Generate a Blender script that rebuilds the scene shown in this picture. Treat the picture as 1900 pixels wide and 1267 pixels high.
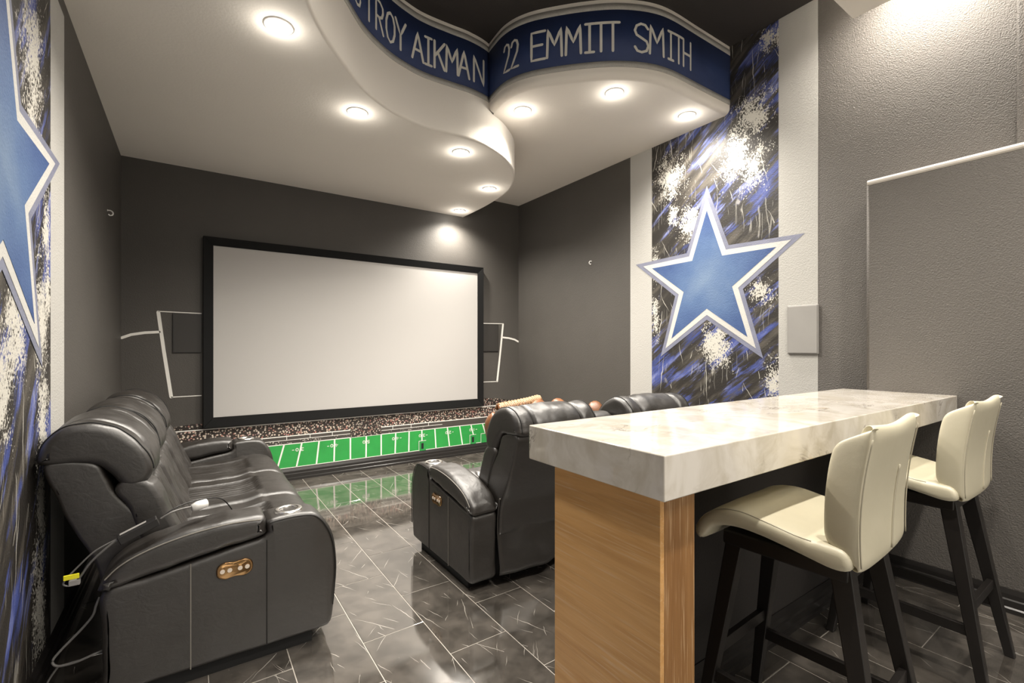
import bpy, bmesh, math, random
from mathutils import Vector, Matrix, noise
random.seed(7)
for o in list(bpy.data.objects): bpy.data.objects.remove(o, do_unlink=True)
SC = bpy.context.scene
COL = SC.collection

# ------------------------------------------------------------------ camera
cam_d = bpy.data.cameras.new('camera'); cam = bpy.data.objects.new('camera', cam_d); COL.objects.link(cam)
cam_d.sensor_width = 36.0; cam_d.lens = 863.0 / 1900.0 * 36.0
cam_d.shift_y = 12.5 / 1900.0
cam_d.clip_start = 0.05
cam.location = (0, 0, 1.3)
cam.rotation_euler = (math.pi / 2, 0, -math.atan(594.0 / 863.0))
SC.camera = cam
# ------------------------------------------------------------------ world, exposure
w = bpy.data.worlds.new('world'); SC.world = w; w.use_nodes = True
w.node_tree.nodes['Background'].inputs[0].default_value = (1.0, 0.94, 0.86, 1)
w.node_tree.nodes['Background'].inputs[1].default_value = 0.3
vs = SC.view_settings
vs.view_transform = 'Standard'; vs.look = 'None'; vs.gamma = 1.0; vs.use_curve_mapping = False
vs.exposure = 0.74
SPOT_W = 82.0          # each recessed downlight
REAR_W = 14.0         # unseen fill panel added overhead behind the camera
WARM = (1.0, 0.935, 0.84)
REAR_FILL_W = 9.0       # broad unseen fill light added behind the camera
dl_ = bpy.data.lights.new('rear_fill', 'AREA'); dl_.shape = 'RECTANGLE'; dl_.size = 3.6; dl_.size_y = 2.7; dl_.energy = REAR_FILL_W; dl_.color = (1.0, .955, .89)
dlo = bpy.data.objects.new('rear_fill', dl_); COL.objects.link(dlo); dlo.location = (1.5, -2.55, 1.55); dlo.rotation_euler = (math.pi/2, 0, 0)

# ------------------------------------------------------------------ helpers
def finish(o, label=None, cat=None, group=None, kind=None):
    if label: o['label'] = label
    if cat: o['category'] = cat
    if group: o['group'] = group
    if kind: o['kind'] = kind
    return o

def empty(name, loc, label, cat, group=None, rz=0.0):
    o = bpy.data.objects.new(name, None); COL.objects.link(o)
    o.location = loc; o.rotation_euler = (0, 0, rz); o.empty_display_size = 0.1
    return finish(o, label, cat, group)

def obj(name, bm, mat, parent=None, smooth=False, label=None, bevel=0.0, seg=2):
    me = bpy.data.meshes.new(name)
    bmesh.ops.recalc_face_normals(bm, faces=bm.faces)
    if smooth:
        for f in bm.faces: f.smooth = True
    bm.to_mesh(me); bm.free()
    if mat: me.materials.append(mat)
    o = bpy.data.objects.new(name, me); COL.objects.link(o)
    if parent is not None: o.parent = parent
    if label: o['label'] = label
    if bevel > 0:
        m = o.modifiers.new('bevel', 'BEVEL'); m.width = bevel; m.segments = seg; m.limit_method = 'ANGLE'; m.angle_limit = math.radians(35)
        for p in me.polygons: p.use_smooth = True
        m.harden_normals = True
    return o

def box(bm, a, b):
    x0, y0, z0 = a; x1, y1, z1 = b
    v = [bm.verts.new(p) for p in ((x0,y0,z0),(x1,y0,z0),(x1,y1,z0),(x0,y1,z0),(x0,y0,z1),(x1,y0,z1),(x1,y1,z1),(x0,y1,z1))]
    for f in ((0,3,2,1),(4,5,6,7),(0,1,5,4),(1,2,6,5),(2,3,7,6),(3,0,4,7)): bm.faces.new([v[i] for i in f])
    return v

def bx(name, a, b, mat, parent=None, bevel=0.0, label=None, seg=2):
    bm = bmesh.new(); box(bm, a, b)
    return obj(name, bm, mat, parent, label=label, bevel=bevel, seg=seg)

def struct(o): o['kind'] = 'structure'; return o

def tube(bm, pts, r, n=6, caps=True, closed=False):
    pts = [Vector(p) for p in pts]; rings = []
    N = len(pts)
    up = Vector((0.13, 0.21, 0.97)).normalized()
    for i, p in enumerate(pts):
        if closed: d = (pts[(i+1) % N] - pts[i-1])
        else: d = pts[min(i+1, N-1)] - pts[max(i-1, 0)]
        if d.length < 1e-9: d = Vector((0,0,1))
        d.normalize()
        a = d.cross(up)
        if a.length < 0.05: a = d.cross(Vector((1,0,0)))
        a.normalize(); b = d.cross(a)
        rr = r[i] if isinstance(r, (list, tuple)) else r
        rings.append([bm.verts.new(p + a*rr*math.cos(2*math.pi*k/n) + b*rr*math.sin(2*math.pi*k/n)) for k in range(n)])
    M = N if closed else N-1
    for i in range(M):
        A = rings[i]; B = rings[(i+1) % N]
        for k in range(n): bm.faces.new((A[k], A[(k+1) % n], B[(k+1) % n], B[k]))
    if caps and not closed:
        bm.faces.new(rings[0][::-1]); bm.faces.new(rings[-1])

def lathe(bm, prof, c=(0,0,0), n=32, close=False):
    rings = []
    for r, z in prof:
        rings.append([bm.verts.new((c[0]+r*math.cos(2*math.pi*k/n), c[1]+r*math.sin(2*math.pi*k/n), c[2]+z)) for k in range(n)])
    for A, B in zip(rings, rings[1:]):
        for k in range(n): bm.faces.new((A[k], A[(k+1) % n], B[(k+1) % n], B[k]))
    if prof[0][0] > 1e-4 and close: bm.faces.new(rings[0][::-1])
    if close: bm.faces.new(rings[-1])
    bmesh.ops.remove_doubles(bm, verts=bm.verts, dist=1e-5)

def catmull(P, n=12, closed=False):
    out = []; N = len(P); D = len(P[0])
    for i in range(N if closed else N-1):
        if closed: p0, p1, p2, p3 = P[i-1], P[i], P[(i+1) % N], P[(i+2) % N]
        else: p0, p1, p2, p3 = P[max(i-1,0)], P[i], P[i+1], P[min(i+2,N-1)]
        for k in range(n):
            t = k/n
            out.append(tuple(.5*((2*p1[j])+(-p0[j]+p2[j])*t+(2*p0[j]-5*p1[j]+4*p2[j]-p3[j])*t*t+(-p0[j]+3*p1[j]-3*p2[j]+p3[j])*t**3) for j in range(D)))
    if not closed: out.append(tuple(P[-1]))
    return out

def resample(P, n, closed=True):
    Q = list(P) + ([P[0]] if closed else [])
    s = [0.0]
    for a, b in zip(Q, Q[1:]): s.append(s[-1] + math.dist(a, b))
    L = s[-1]; out = []; j = 0
    for i in range(n):
        t = L * i / (n if closed else n-1)
        while j < len(s)-2 and s[j+1] < t: j += 1
        q = (t - s[j]) / max(s[j+1]-s[j], 1e-9)
        out.append(tuple(Q[j][k] + (Q[j+1][k]-Q[j][k])*q for k in range(len(Q[0]))))
    return out

def puffy(name, prof, y0, y1, R, mat, parent, n=72, ny=14, disp=None, crown=0.0, wr=0.0, linear=False, label=None, wf=(9, 9, 9)):
    """closed side profile (x,z) swept along y with pillowed ends"""
    P = prof if linear else catmull(prof, 8, True)
    P = resample(P, n)
    A = sum(P[i][0]*P[(i+1) % n][1]-P[(i+1) % n][0]*P[i][1] for i in range(n))
    if A < 0: P = P[::-1]
    nor = []
    for i in range(n):
        dx = P[(i+1) % n][0]-P[i-1][0]; dz = P[(i+1) % n][1]-P[i-1][1]; l = math.hypot(dx, dz) or 1
        nor.append((dz/l, -dx/l))
    st = []
    K = 5
    for k in range(K):
        a = math.pi/2*(1-k/K); st.append((y0+R*(1-math.sin(a)), R*(1-math.cos(a))))
    for k in range(ny+1): st.append((y0+R+(y1-y0-2*R)*k/ny, 0.0))
    for k in range(1, K+1):
        a = math.pi/2*(k/K); st.append((y1-R*(1-math.sin(a)), R*(1-math.cos(a))))
    bm = bmesh.new(); rings = []
    for y, e in st:
        t = (y-y0)/(y1-y0); ring = []
        for (px, pz), (nx, nz) in zip(P, nor):
            d = -e + crown*math.sin(math.pi*min(max(t,0),1))**0.6
            if disp: d += disp(px, y, pz, nx, nz, t)
            if wr:
                d += wr*noise.noise(Vector((px*wf[0], y*wf[1], pz*wf[2]))) + 0.5*wr*noise.noise(Vector((px*wf[0]*2.3+7, y*wf[1]*2.3, pz*wf[2]*2.3)))
            ring.append(bm.verts.new((px+nx*d, y, pz+nz*d)))
        rings.append(ring)
    for A_, B_ in zip(rings, rings[1:]):
        for k in range(n): bm.faces.new((A_[k], A_[(k+1) % n], B_[(k+1) % n], B_[k]))
    bm.faces.new(rings[0]); bm.faces.new(rings[-1][::-1])
    bmesh.ops.triangulate(bm, faces=[f for f in bm.faces if len(f.verts) > 4])
    return obj(name, bm, mat, parent, smooth=True, label=label)

def poly_prism(bm, poly, z0, z1):
    a = [bm.verts.new((x, y, z0)) for x, y in poly]; b = [bm.verts.new((x, y, z1)) for x, y in poly]
    n = len(poly)
    for i in range(n): bm.faces.new((a[i], a[(i+1) % n], b[(i+1) % n], b[i]))
    f0 = bm.faces.new(a[::-1]); f1 = bm.faces.new(b)
    return f0, f1

def copy_tree(o, parent=None):
    c = o.copy(); COL.objects.link(c)
    if parent is not None: c.parent = parent
    for ch in list(o.children): copy_tree(ch, c)
    return c

# ------------------------------------------------------------------ materials
class NT:
    def __init__(s, name):
        s.m = bpy.data.materials.new(name); s.m.use_nodes = True; s.t = s.m.node_tree
        s.b = s.t.nodes['Principled BSDF']; s._co = None
    def n(s, typ, **kw):
        nd = s.t.nodes.new(typ)
        for k, v in kw.items(): setattr(nd, k, v)
        return nd
    def inp(s, node, key, val):
        if hasattr(val, 'is_linked') or isinstance(val, bpy.types.NodeSocket): s.t.links.new(val, node.inputs[key])
        else: node.inputs[key].default_value = val
    def co(s, kind='Object'):
        if s._co is None: s._co = s.n('ShaderNodeTexCoord')
        return s._co.outputs[kind]
    def wpos(s): return s.n('ShaderNodeNewGeometry').outputs['Position']
    def map(s, v, loc=(0,0,0), rot=(0,0,0), sc=(1,1,1)):
        nd = s.n('ShaderNodeMapping'); s.inp(nd, 0, v)
        nd.inputs[1].default_value = loc; nd.inputs[2].default_value = rot; nd.inputs[3].default_value = sc
        return nd.outputs[0]
    def noise(s, v, scale, detail=3, rough=.55, dist=0.0):
        nd = s.n('ShaderNodeTexNoise'); s.inp(nd, 'Vector', v); nd.inputs['Scale'].default_value = scale
        nd.inputs['Detail'].default_value = detail; nd.inputs['Roughness'].default_value = rough; nd.inputs['Distortion'].default_value = dist
        return nd.outputs['Fac']
    def vor(s, v, scale, feature='F1', out='Distance'):
        nd = s.n('ShaderNodeTexVoronoi', feature=feature); s.inp(nd, 'Vector', v); nd.inputs['Scale'].default_value = scale
        return nd.outputs[out]
    def math(s, op, a, b=0.0, c=0.0, clamp=False):
        nd = s.n('ShaderNodeMath', operation=op); nd.use_clamp = clamp
        s.inp(nd, 0, a); s.inp(nd, 1, b); s.inp(nd, 2, c); return nd.outputs[0]
    def step(s, v, lo, hi):
        nd = s.n('ShaderNodeMapRange'); nd.interpolation_type = 'SMOOTHSTEP'; s.inp(nd, 0, v)
        nd.inputs[1].default_value = lo; nd.inputs[2].default_value = hi; return nd.outputs[0]
    def lin(s, v, lo, hi, a, b):
        nd = s.n('ShaderNodeMapRange'); s.inp(nd, 0, v)
        nd.inputs[1].default_value = lo; nd.inputs[2].default_value = hi; nd.inputs[3].default_value = a; nd.inputs[4].default_value = b; return nd.outputs[0]
    def mix(s, f, a, b):
        nd = s.n('ShaderNodeMix', data_type='RGBA'); s.inp(nd, 0, f)
        for k, v in ((6, a), (7, b)):
            if isinstance(v, tuple): nd.inputs[k].default_value = v + ((1,) if len(v) == 3 else ())
            else: s.t.links.new(v, nd.inputs[k])
        return nd.outputs[2]
    def ramp(s, f, stops):
        nd = s.n('ShaderNodeValToRGB'); s.inp(nd, 0, f); e = nd.color_ramp.elements
        while len(e) < len(stops): e.new(0.5)
        for el, (p, c) in zip(e, stops): el.position = p; el.color = c + (1,)
        return nd.outputs[0]
    def bump(s, h, strength, dist=0.002, normal=None):
        nd = s.n('ShaderNodeBump'); s.inp(nd, 'Height', h); nd.inputs['Strength'].default_value = strength; nd.inputs['Distance'].default_value = dist
        if normal is not None: s.t.links.new(normal, nd.inputs['Normal'])
        s.t.links.new(nd.outputs[0], s.b.inputs['Normal']); return nd.outputs[0]
    def set(s, **kw):
        names = {'color': 'Base Color', 'rough': 'Roughness', 'metal': 'Metallic', 'spec': 'Specular IOR Level', 'coat': 'Coat Weight', 'coatr': 'Coat Roughness',
                 'emit': 'Emission Color', 'es': 'Emission Strength', 'ior': 'IOR', 'sheen': 'Sheen Weight', 'sss': 'Subsurface Weight'}
        for k, v in kw.items():
            if isinstance(v, tuple) and len(v) == 3: v = v + (1,)
            s.inp(s.b, names[k], v)
        return s

def simple(name, color, rough=.5, metal=0.0, spec=.5, bump=None, var=0.0, **kw):
    t = NT(name)
    if var:
        f = t.noise(t.wpos(), 6, 4)
        t.set(color=t.mix(f, tuple(c*(1-var) for c in color), tuple(min(1, c*(1+var)) for c in color)))
    else: t.set(color=color)
    t.set(rough=rough, metal=metal, spec=spec, **kw)
    if bump: t.bump(t.noise(t.wpos(), bump[0], 2), bump[1], bump[2])
    return t.m

def plaster(name, color, scale=95, strength=.5, var=.12, rough=.72, spec=.3):
    t = NT(name); p = t.wpos()
    f = t.noise(p, 2.2, 4)
    t.set(color=t.mix(f, tuple(c*(1-var) for c in color), tuple(c*(1+var) for c in color)), rough=rough, spec=spec)
    h = t.math('ADD', t.noise(p, scale, 2), t.math('MULTIPLY', t.vor(p, scale*.9), .35))
    t.bump(h, strength, .004)
    return t.m

M = {}
M['charcoal'] = plaster('charcoal_paint', (.076, .070, .063), 110, .35, rough=.55, spec=.35)
M['grey_wall'] = plaster('grey_roughcast_paint', (.12, .110, .100), 150, 1.0, .06, rough=.6, spec=.4)
M['stripe'] = plaster('light_grey_stripe_paint', (.43, .42, .395), 110, .45, .04)
M['soffit'] = plaster('warm_grey_ceiling_paint', (.72, .68, .62), 70, .14, .03, rough=.85, spec=.2)
M['dark_ceiling_knee'] = plaster('dark_ceiling_paint_knee_shade', (.035, .031, .029), 80, .2)
M['rear_wall'] = plaster('rear_wall_paint', (.34, .32, .29), 80, .3)
M['trim_black'] = simple('black_gloss_trim', (.022, .020, .019), .28, spec=.5)
M['ledge'] = simple('ledge_highlight_tone', (.62, .58, .53), .5, bump=(90, .4, .003))
M['navy'] = simple('navy_paint', (.018, .036, .115), .6, var=.25, bump=(90, .4, .003))
def silver():
    t = NT('silver_glitter_paint'); p = t.wpos(); f = t.noise(p, 160, 2); g = t.noise(p, 14, 4)
    t.set(color=t.mix(t.math('ADD', t.math('MULTIPLY', f, .6), t.math('MULTIPLY', g, .4)), (.20, .195, .18), (.56, .54, .50)), rough=.5, spec=.5)
    t.bump(f, .5, .003); return t.m
M['silver'] = silver()
M['lettering'] = simple('cream_lettering_paint', (.70, .68, .62), .6, var=.1)
M['white_line'] = simple('white_line_paint', (.80, .78, .73), .6, var=.1)
M['trim_white'] = simple('white_light_trim', (.8, .78, .74), .4)
M['frame_black'] = simple('black_velvet_frame', (.010, .010, .010), .7, spec=.12)
M['screen'] = simple('matte_screen_fabric', (.465, .45, .432), .9, spec=.1)
M['grille'] = simple('dark_speaker_grille', (.030, .027, .024), .6, bump=(600, .4, .001))
M['grey_grille'] = simple('grey_speaker_grille', (.29, .28, .265), .5, bump=(500, .3, .001), var=.08)
M['chrome'] = simple('brushed_steel', (.82, .80, .76), .25, metal=1.0)
M['cup'] = simple('dark_steel_cup', (.45, .41, .33), .3, metal=1.0)
M['bronze'] = simple('polished_bronze_panel', (.40, .24, .11), .18, metal=1.0)
M['button'] = simple('pale_button', (.75, .66, .56), .4)
M['black_plastic'] = simple('black_plastic', (.015, .014, .014), .35)
M['grey_cable'] = simple('grey_cable', (.16, .155, .15), .4)
M['white_plastic'] = simple('white_plastic', (.8, .79, .76), .35)
M['yellow'] = simple('yellow_tag', (.85, .78, .02), .5)
M['black_wood'] = simple('black_stained_wood', (.014, .012, .011), .38, var=.3, bump=(60, .1, .002))
M['seam'] = simple('pale_seam_thread', (.22, .205, .18), .6)
M['dark_seam'] = simple('dark_seam', (.008, .007, .006), .6)
M['cream_seam'] = simple('cream_seam', (.46, .42, .32), .6)
M['under'] = simple('black_underside', (.006, .006, .006), .8)

def leather(name, c0, c1, rough=.36, wk=.28):
    t = NT(name); p = t.co('Object')
    f = t.noise(p, 3.5, 5); g = t.noise(p, 26, 3)
    t.set(color=t.mix(t.math('MULTIPLY', f, g), c0, c1), spec=.6, ior=1.8)
    t.set(rough=t.lin(t.noise(p, 7, 4), .3, .7, rough-.05, rough+.09))
    fine = t.vor(p, 330, 'DISTANCE_TO_EDGE')
    wr = t.noise(t.map(p, sc=(1, 1, 1.4)), 20, 4, .6, .6)
    n1 = t.bump(fine, .12, .001)
    nd = t.n('ShaderNodeBump'); t.inp(nd, 'Height', wr); nd.inputs['Strength'].default_value = wk; nd.inputs['Distance'].default_value = .006
    t.t.links.new(n1, nd.inputs['Normal']); t.t.links.new(nd.outputs[0], t.b.inputs['Normal'])
    return t.m
M['leather'] = leather('black_brown_leather', (.0095, .0072, .0052), (.024, .0185, .0138), .43)
M['tan'] = leather('tan_leather', (.15, .052, .014), (.30, .115, .034), .42)
M['lace'] = leather('pale_tan_lace', (.28, .15, .06), (.42, .25, .115), .5)
M['cream'] = leather('cream_leatherette', (.66, .61, .45), (.74, .69, .535), .42, .08)

def floor_tile():
    t = NT('black_marble_tile'); oi = t.n('ShaderNodeObjectInfo'); p = t.wpos()
    off = t.n('ShaderNodeVectorMath', operation='SCALE'); cmb = t.n('ShaderNodeCombineXYZ')
    t.inp(cmb, 0, oi.outputs['Random']); t.inp(cmb, 1, t.math('FRACT', t.math('MULTIPLY', oi.outputs['Random'], 37.0))); t.inp(cmb, 2, t.math('FRACT', t.math('MULTIPLY', oi.outputs['Random'], 91.0)))
    t.inp(off, 0, cmb.outputs[0]); off.inputs['Scale'].default_value = 23.0
    add = t.n('ShaderNodeVectorMath', operation='ADD'); t.inp(add, 0, p); t.inp(add, 1, off.outputs[0]); q = add.outputs[0]
    cloud = t.noise(q, 7, 6, .65)
    base = t.mix(t.step(cloud, .3, .75), (.056, .050, .043), (.145, .128, .111))
    fleck = t.step(t.noise(q, 75, 3, .7), .66, .74)
    fleck = t.math('MULTIPLY', fleck, t.step(t.noise(q, 10, 3), .5, .64))
    veins = None
    wob = t.n('ShaderNodeTexNoise'); t.inp(wob, 'Vector', q); wob.inputs['Scale'].default_value = 16
    wv = t.n('ShaderNodeVectorMath', operation='SCALE'); t.inp(wv, 0, wob.outputs['Color']); wv.inputs['Scale'].default_value = .016
    wa = t.n('ShaderNodeVectorMath', operation='ADD'); t.inp(wa, 0, q); t.inp(wa, 1, wv.outputs[0])
    flat_ = t.map(wa.outputs[0], sc=(1, 1, 0))
    for scale, ln, wd, prob, sd in ((4.2, .15, .0024, .36, 0.0), (6.5, .085, .0016, .26, 3.3), (3.3, .19, .0020, .34, 7.7), (11.0, .045, .0013, .22, 11.0)):
        v = t.n('ShaderNodeTexVoronoi'); r = t.map(flat_, loc=(sd, sd*1.7, 0)); t.inp(v, 'Vector', r); v.inputs['Scale'].default_value = scale
        sub = t.n('ShaderNodeVectorMath', operation='SUBTRACT'); t.inp(sub, 0, r); t.inp(sub, 1, v.outputs['Position'])
        sp = t.n('ShaderNodeSeparateXYZ'); t.inp(sp, 0, sub.outputs[0]); sc = t.n('ShaderNodeSeparateColor'); t.inp(sc, 0, v.outputs['Color'])
        ang = t.math('ADD', t.math('MULTIPLY', t.math('GREATER_THAN', sc.outputs[0], .6), 1.7), t.math('MULTIPLY', sc.outputs[0], 1.1))
        ca, sa = t.math('COSINE', ang), t.math('SINE', ang)
        pe = t.math('ABSOLUTE', t.math('ADD', t.math('MULTIPLY', sp.outputs[0], ca), t.math('MULTIPLY', sp.outputs[1], sa)))
        al = t.math('ABSOLUTE', t.math('SUBTRACT', t.math('MULTIPLY', sp.outputs[1], ca), t.math('MULTIPLY', sp.outputs[0], sa)))
        wid = t.math('MULTIPLY', t.math('SUBTRACT', 1.0, t.math('DIVIDE', al, ln)), wd)
        line = t.step(t.math('SUBTRACT', wid, pe), 0.0, wd*.4)
        line = t.math('MULTIPLY', line, t.math('LESS_THAN', sc.outputs[1], prob))
        veins = line if veins is None else t.math('MAXIMUM', veins, line)
    c = t.mix(t.math('MULTIPLY', fleck, .35), base, (.42, .39, .35))
    c = t.mix(t.math('MULTIPLY', veins, .8), c, (.58, .55, .50))
    t.set(color=c, rough=t.lin(cloud, .3, .7, .05, .09), ior=3.5)
    return t.m
M['tile'] = floor_tile()
M['grout'] = simple('grey_grout', (.44, .41, .365), .6)

def onyx():
    t = NT('white_veined_marble'); p = t.co('Object')
    wv = t.noise(p, 3.2, 5, .6, 1.2); cl = t.noise(p, 6.5, 5, .6, .8)
    c = t.mix(t.step(cl, .35, .68), (.76, .72, .66), (.58, .53, .445))
    vein = t.math('SUBTRACT', 1.0, t.step(t.math('ABSOLUTE', t.math('SUBTRACT', t.noise(t.map(p, rot=(0, 0, .5), sc=(1.0, 2.2, 1.6)), 2.4, 6, .62, 1.4), .5)), 0.0, .022))
    gate = t.step(t.noise(p, 3.1, 2), .52, .66)
    c = t.mix(t.math('MULTIPLY', t.math('MULTIPLY', vein, gate), .75), c, (.20, .155, .12))
    sp = t.step(t.noise(t.map(p, sc=(1, 1, .6)), 17, 4, .6), .66, .76)
    c = t.mix(t.math('MULTIPLY', sp, .45), c, (.36, .30, .20))
    gold = t.math('MULTIPLY', t.step(wv, .62, .75), .5)
    c = t.mix(gold, c, (.62, .44, .20))
    t.set(color=c, rough=.10, spec=.5, coat=.3, coatr=.04)
    return t.m
M['onyx'] = onyx()

def oak(name, rot, c0=(.40, .215, .085), c1=(.56, .335, .15)):
    t = NT(name); p = t.co('Object')
    q = t.map(p, rot=rot, sc=(1, 1, 1))
    g = t.map(q, sc=(30, 30, 2.2))
    band = t.noise(g, 1.0, 5, .6, .4); big = t.noise(t.map(q, sc=(5, 5, .9)), 1.0, 4, .6, .8)
    fine = t.noise(t.map(q, sc=(150, 150, 4)), 1.0, 3, .6)
    c = t.mix(t.step(band, .3, .7), c0, c1)
    c = t.mix(t.math('MULTIPLY', t.step(big, .45, .7), .2), c, (.36, .185, .07))
    c = t.mix(t.math('MULTIPLY', t.step(fine, .54, .68), .6), c, (.72, .50, .29))
    t.set(color=c, rough=.42, spec=.4); t.bump(fine, .25, .0015)
    return t.m
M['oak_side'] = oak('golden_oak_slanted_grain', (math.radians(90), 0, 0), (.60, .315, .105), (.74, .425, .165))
M['oak_front_shaded'] = oak('golden_oak_upright_shaded', (0, 0, 0), (.26, .125, .042), (.335, .172, .062))  # same oak, darkened to carry the shade on the front face

def mural(name, blobs, mirror, seed):
    """abstract paint: black ground, slanted blue strokes, white sponge marks, thin white drips (coordinates on the wall: y, z)"""
    t = NT(name); p = t.wpos(); sx = t.n('ShaderNodeSeparateXYZ'); t.inp(sx, 0, p)
    Yv, Zv = sx.outputs[1], sx.outputs[2]
    cmb = t.n('ShaderNodeCombineXYZ'); t.inp(cmb, 0, Yv); t.inp(cmb, 1, Zv); cmb.inputs[2].default_value = seed; q = cmb.outputs[0]
    st = t.map(q, rot=(0, 0, math.radians(55 if not mirror else -62)), sc=(3.0, 11.0, 1))
    st = t.map(q, rot=(0, 0, math.radians(-mirror)), sc=(1, 1, 1))
    stn = t.noise(t.map(st, sc=(1.7, 6.5, 1)), 1.3, 5, .62, .3)
    hair = t.noise(t.map(st, sc=(4, 70, 1)), 1.0, 3, .6)
    big = t.noise(q, 1.9, 3)
    bl = t.math('ADD', stn, t.math('MULTIPLY', t.math('SUBTRACT', big, .5), .5))
    bl = t.math('ADD', bl, t.math('MULTIPLY', t.math('SUBTRACT', hair, .5), .32))
    bmask = t.step(bl, .51, .64)
    shade = t.noise(t.map(st, sc=(2.0, 9, 1)), 1.6, 3)
    blue = t.ramp(shade, [(.30, (.030, .045, .15)), (.50, (.065, .09, .30)), (.66, (.21, .24, .46))])
    ground = t.mix(t.step(t.noise(t.map(st, sc=(2, 12, 1)), 1.2, 4), .45, .7), (.024, .021, .018), (.090, .080, .066))
    c = t.mix(t.math('MULTIPLY', bmask, .95), ground, blue)
    acc = None
    for (y0, z0, ry, rz) in blobs:
        a = t.math('DIVIDE', t.math('SUBTRACT', Yv, y0), ry*1.0); b = t.math('DIVIDE', t.math('SUBTRACT', Zv, z0), rz*1.0)
        d = t.math('SUBTRACT', 1.0, t.math('POWER', t.math('ADD', t.math('POWER', t.math('ABSOLUTE', a), 3.5), t.math('POWER', t.math('ABSOLUTE', b), 3.5)), .2857))
        acc = d if acc is None else t.math('MAXIMUM', acc, d)
    acc = t.math('MAXIMUM', acc, -.8)
    sp = t.noise(t.map(q, sc=(1.25, .8, 1)), 88, 3, .6)
    patch = t.noise(q, 9, 3)
    s = t.math('ADD', t.math('MULTIPLY', acc, .27), t.math('ADD', t.math('MULTIPLY', sp, 1.0), t.math('MULTIPLY', patch, .62)))
    wm = t.step(s, .905, .935)
    dr = t.map(q, rot=(0, 0, .12), sc=(34, 1.1, 1)); wob = t.noise(q, 5, 2)
    ad = t.n('ShaderNodeVectorMath', operation='ADD'); cc = t.n('ShaderNodeCombineXYZ'); t.inp(cc, 0, t.math('MULTIPLY', wob, 2.2)); t.inp(ad, 0, dr); t.inp(ad, 1, cc.outputs[0])
    drn = t.vor(ad.outputs[0], .55, 'DISTANCE_TO_EDGE')
    dl = t.math('SUBTRACT', 1.0, t.step(drn, .012, .03))
    dl = t.math('MULTIPLY', dl, t.step(t.noise(t.map(q, sc=(2.2, 1.4, 1)), 1.7, 2), .50, .56))
    dl = t.math('MULTIPLY', dl, t.step(t.noise(t.map(q, sc=(8, 3.5, 1)), 1.7, 2), .46, .54))
    white = t.math('MAXIMUM', wm, t.math('MULTIPLY', dl, .4))
    for scale, ln, wd, prob, sd in ((2.6, .21, .0042, .5, 1.0), (4.0, .12, .0028, .36, 4.3), (7.0, .07, .0026, .25, 9.1)):
        v = t.n('ShaderNodeTexVoronoi'); wb_ = t.n('ShaderNodeTexNoise'); t.inp(wb_, 'Vector', q); wb_.inputs['Scale'].default_value = 9
        ws_ = t.n('ShaderNodeVectorMath', operation='SCALE'); t.inp(ws_, 0, wb_.outputs['Color']); ws_.inputs['Scale'].default_value = .035
        wa_ = t.n('ShaderNodeVectorMath', operation='ADD'); t.inp(wa_, 0, q); t.inp(wa_, 1, ws_.outputs[0])
        r = t.map(wa_.outputs[0], loc=(sd, sd*1.7, 0), sc=(1, 1, 0)); t.inp(v, 'Vector', r); v.inputs['Scale'].default_value = scale
        sub = t.n('ShaderNodeVectorMath', operation='SUBTRACT'); t.inp(sub, 0, r); t.inp(sub, 1, v.outputs['Position'])
        sp2 = t.n('ShaderNodeSeparateXYZ'); t.inp(sp2, 0, sub.outputs[0]); sc2 = t.n('ShaderNodeSeparateColor'); t.inp(sc2, 0, v.outputs['Color'])
        ang = t.math('MULTIPLY', t.math('SUBTRACT', sc2.outputs[0], .62), .9)
        pe = t.math('ABSOLUTE', t.math('ADD', t.math('MULTIPLY', sp2.outputs[0], t.math('COSINE', ang)), t.math('MULTIPLY', sp2.outputs[1], t.math('SINE', ang))))
        wid = t.math('MULTIPLY', t.math('SUBTRACT', 1.0, t.math('DIVIDE', t.math('ABSOLUTE', sp2.outputs[1]), ln)), wd)
        line = t.math('MULTIPLY', t.step(t.math('SUBTRACT', wid, pe), 0.0, wd*.4), t.math('LESS_THAN', sc2.outputs[1], prob))
        white = t.math('MAXIMUM', white, t.math('MULTIPLY', line, .9))
    c = t.mix(white, c, (.56, .54, .485))
    t.set(color=c, rough=.55, spec=.4)
    t.bump(t.noise(p, 110, 2), .45, .004)
    return t.m
RB = [(2.643,2.812,.14,.22),(2.015,2.839,.15,.20),(1.887,2.691,.11,.16),(1.90,3.08,.14,.16),(2.808,2.058,.05,.18),(2.815,1.581,.05,.20),(2.198,1.327,.13,.19),
      (1.738,1.044,.08,.2),(1.765,3.618,.10,.09),(2.45,2.38,.12,.17),(1.825,1.712,.10,.11),(2.346,2.06,.08,.14),(2.62,2.50,.07,.12)]
LB = [(2.53,1.40,.08,.25),(2.55,1.02,.09,.22),(2.53,.70,.07,.22),(2.50,.36,.09,.28),(2.40,2.40,.14,.2),(2.42,2.10,.09,.25),(2.60,1.80,.06,.14),(2.20,1.36,.14,.2),(2.08,1.2,.1,.2),(2.62,1.55,.05,.2)]
M['mural_right'] = mural('splatter_mural_paint_right', RB, -38, 2.3)
M['mural_left'] = mural('splatter_mural_paint_left', LB, 58, 6.1)
def star_core():
    t = NT('brushed_blue_star_paint'); p = t.co('Object')
    ln = t.n('ShaderNodeVectorMath', operation='LENGTH'); t.inp(ln, 0, p)
    f = t.math('ADD', ln.outputs['Value'], t.math('MULTIPLY', t.math('SUBTRACT', t.noise(p, 4.5, 5), .5), .5))
    c = t.ramp(f, [(0.0, (.15, .22, .34)), (.22, (.088, .15, .29)), (.55, (.040, .078, .21))])
    t.set(color=c, rough=.55, spec=.4); t.bump(t.noise(t.wpos(), 110, 2), .45, .004); return t.m
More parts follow.
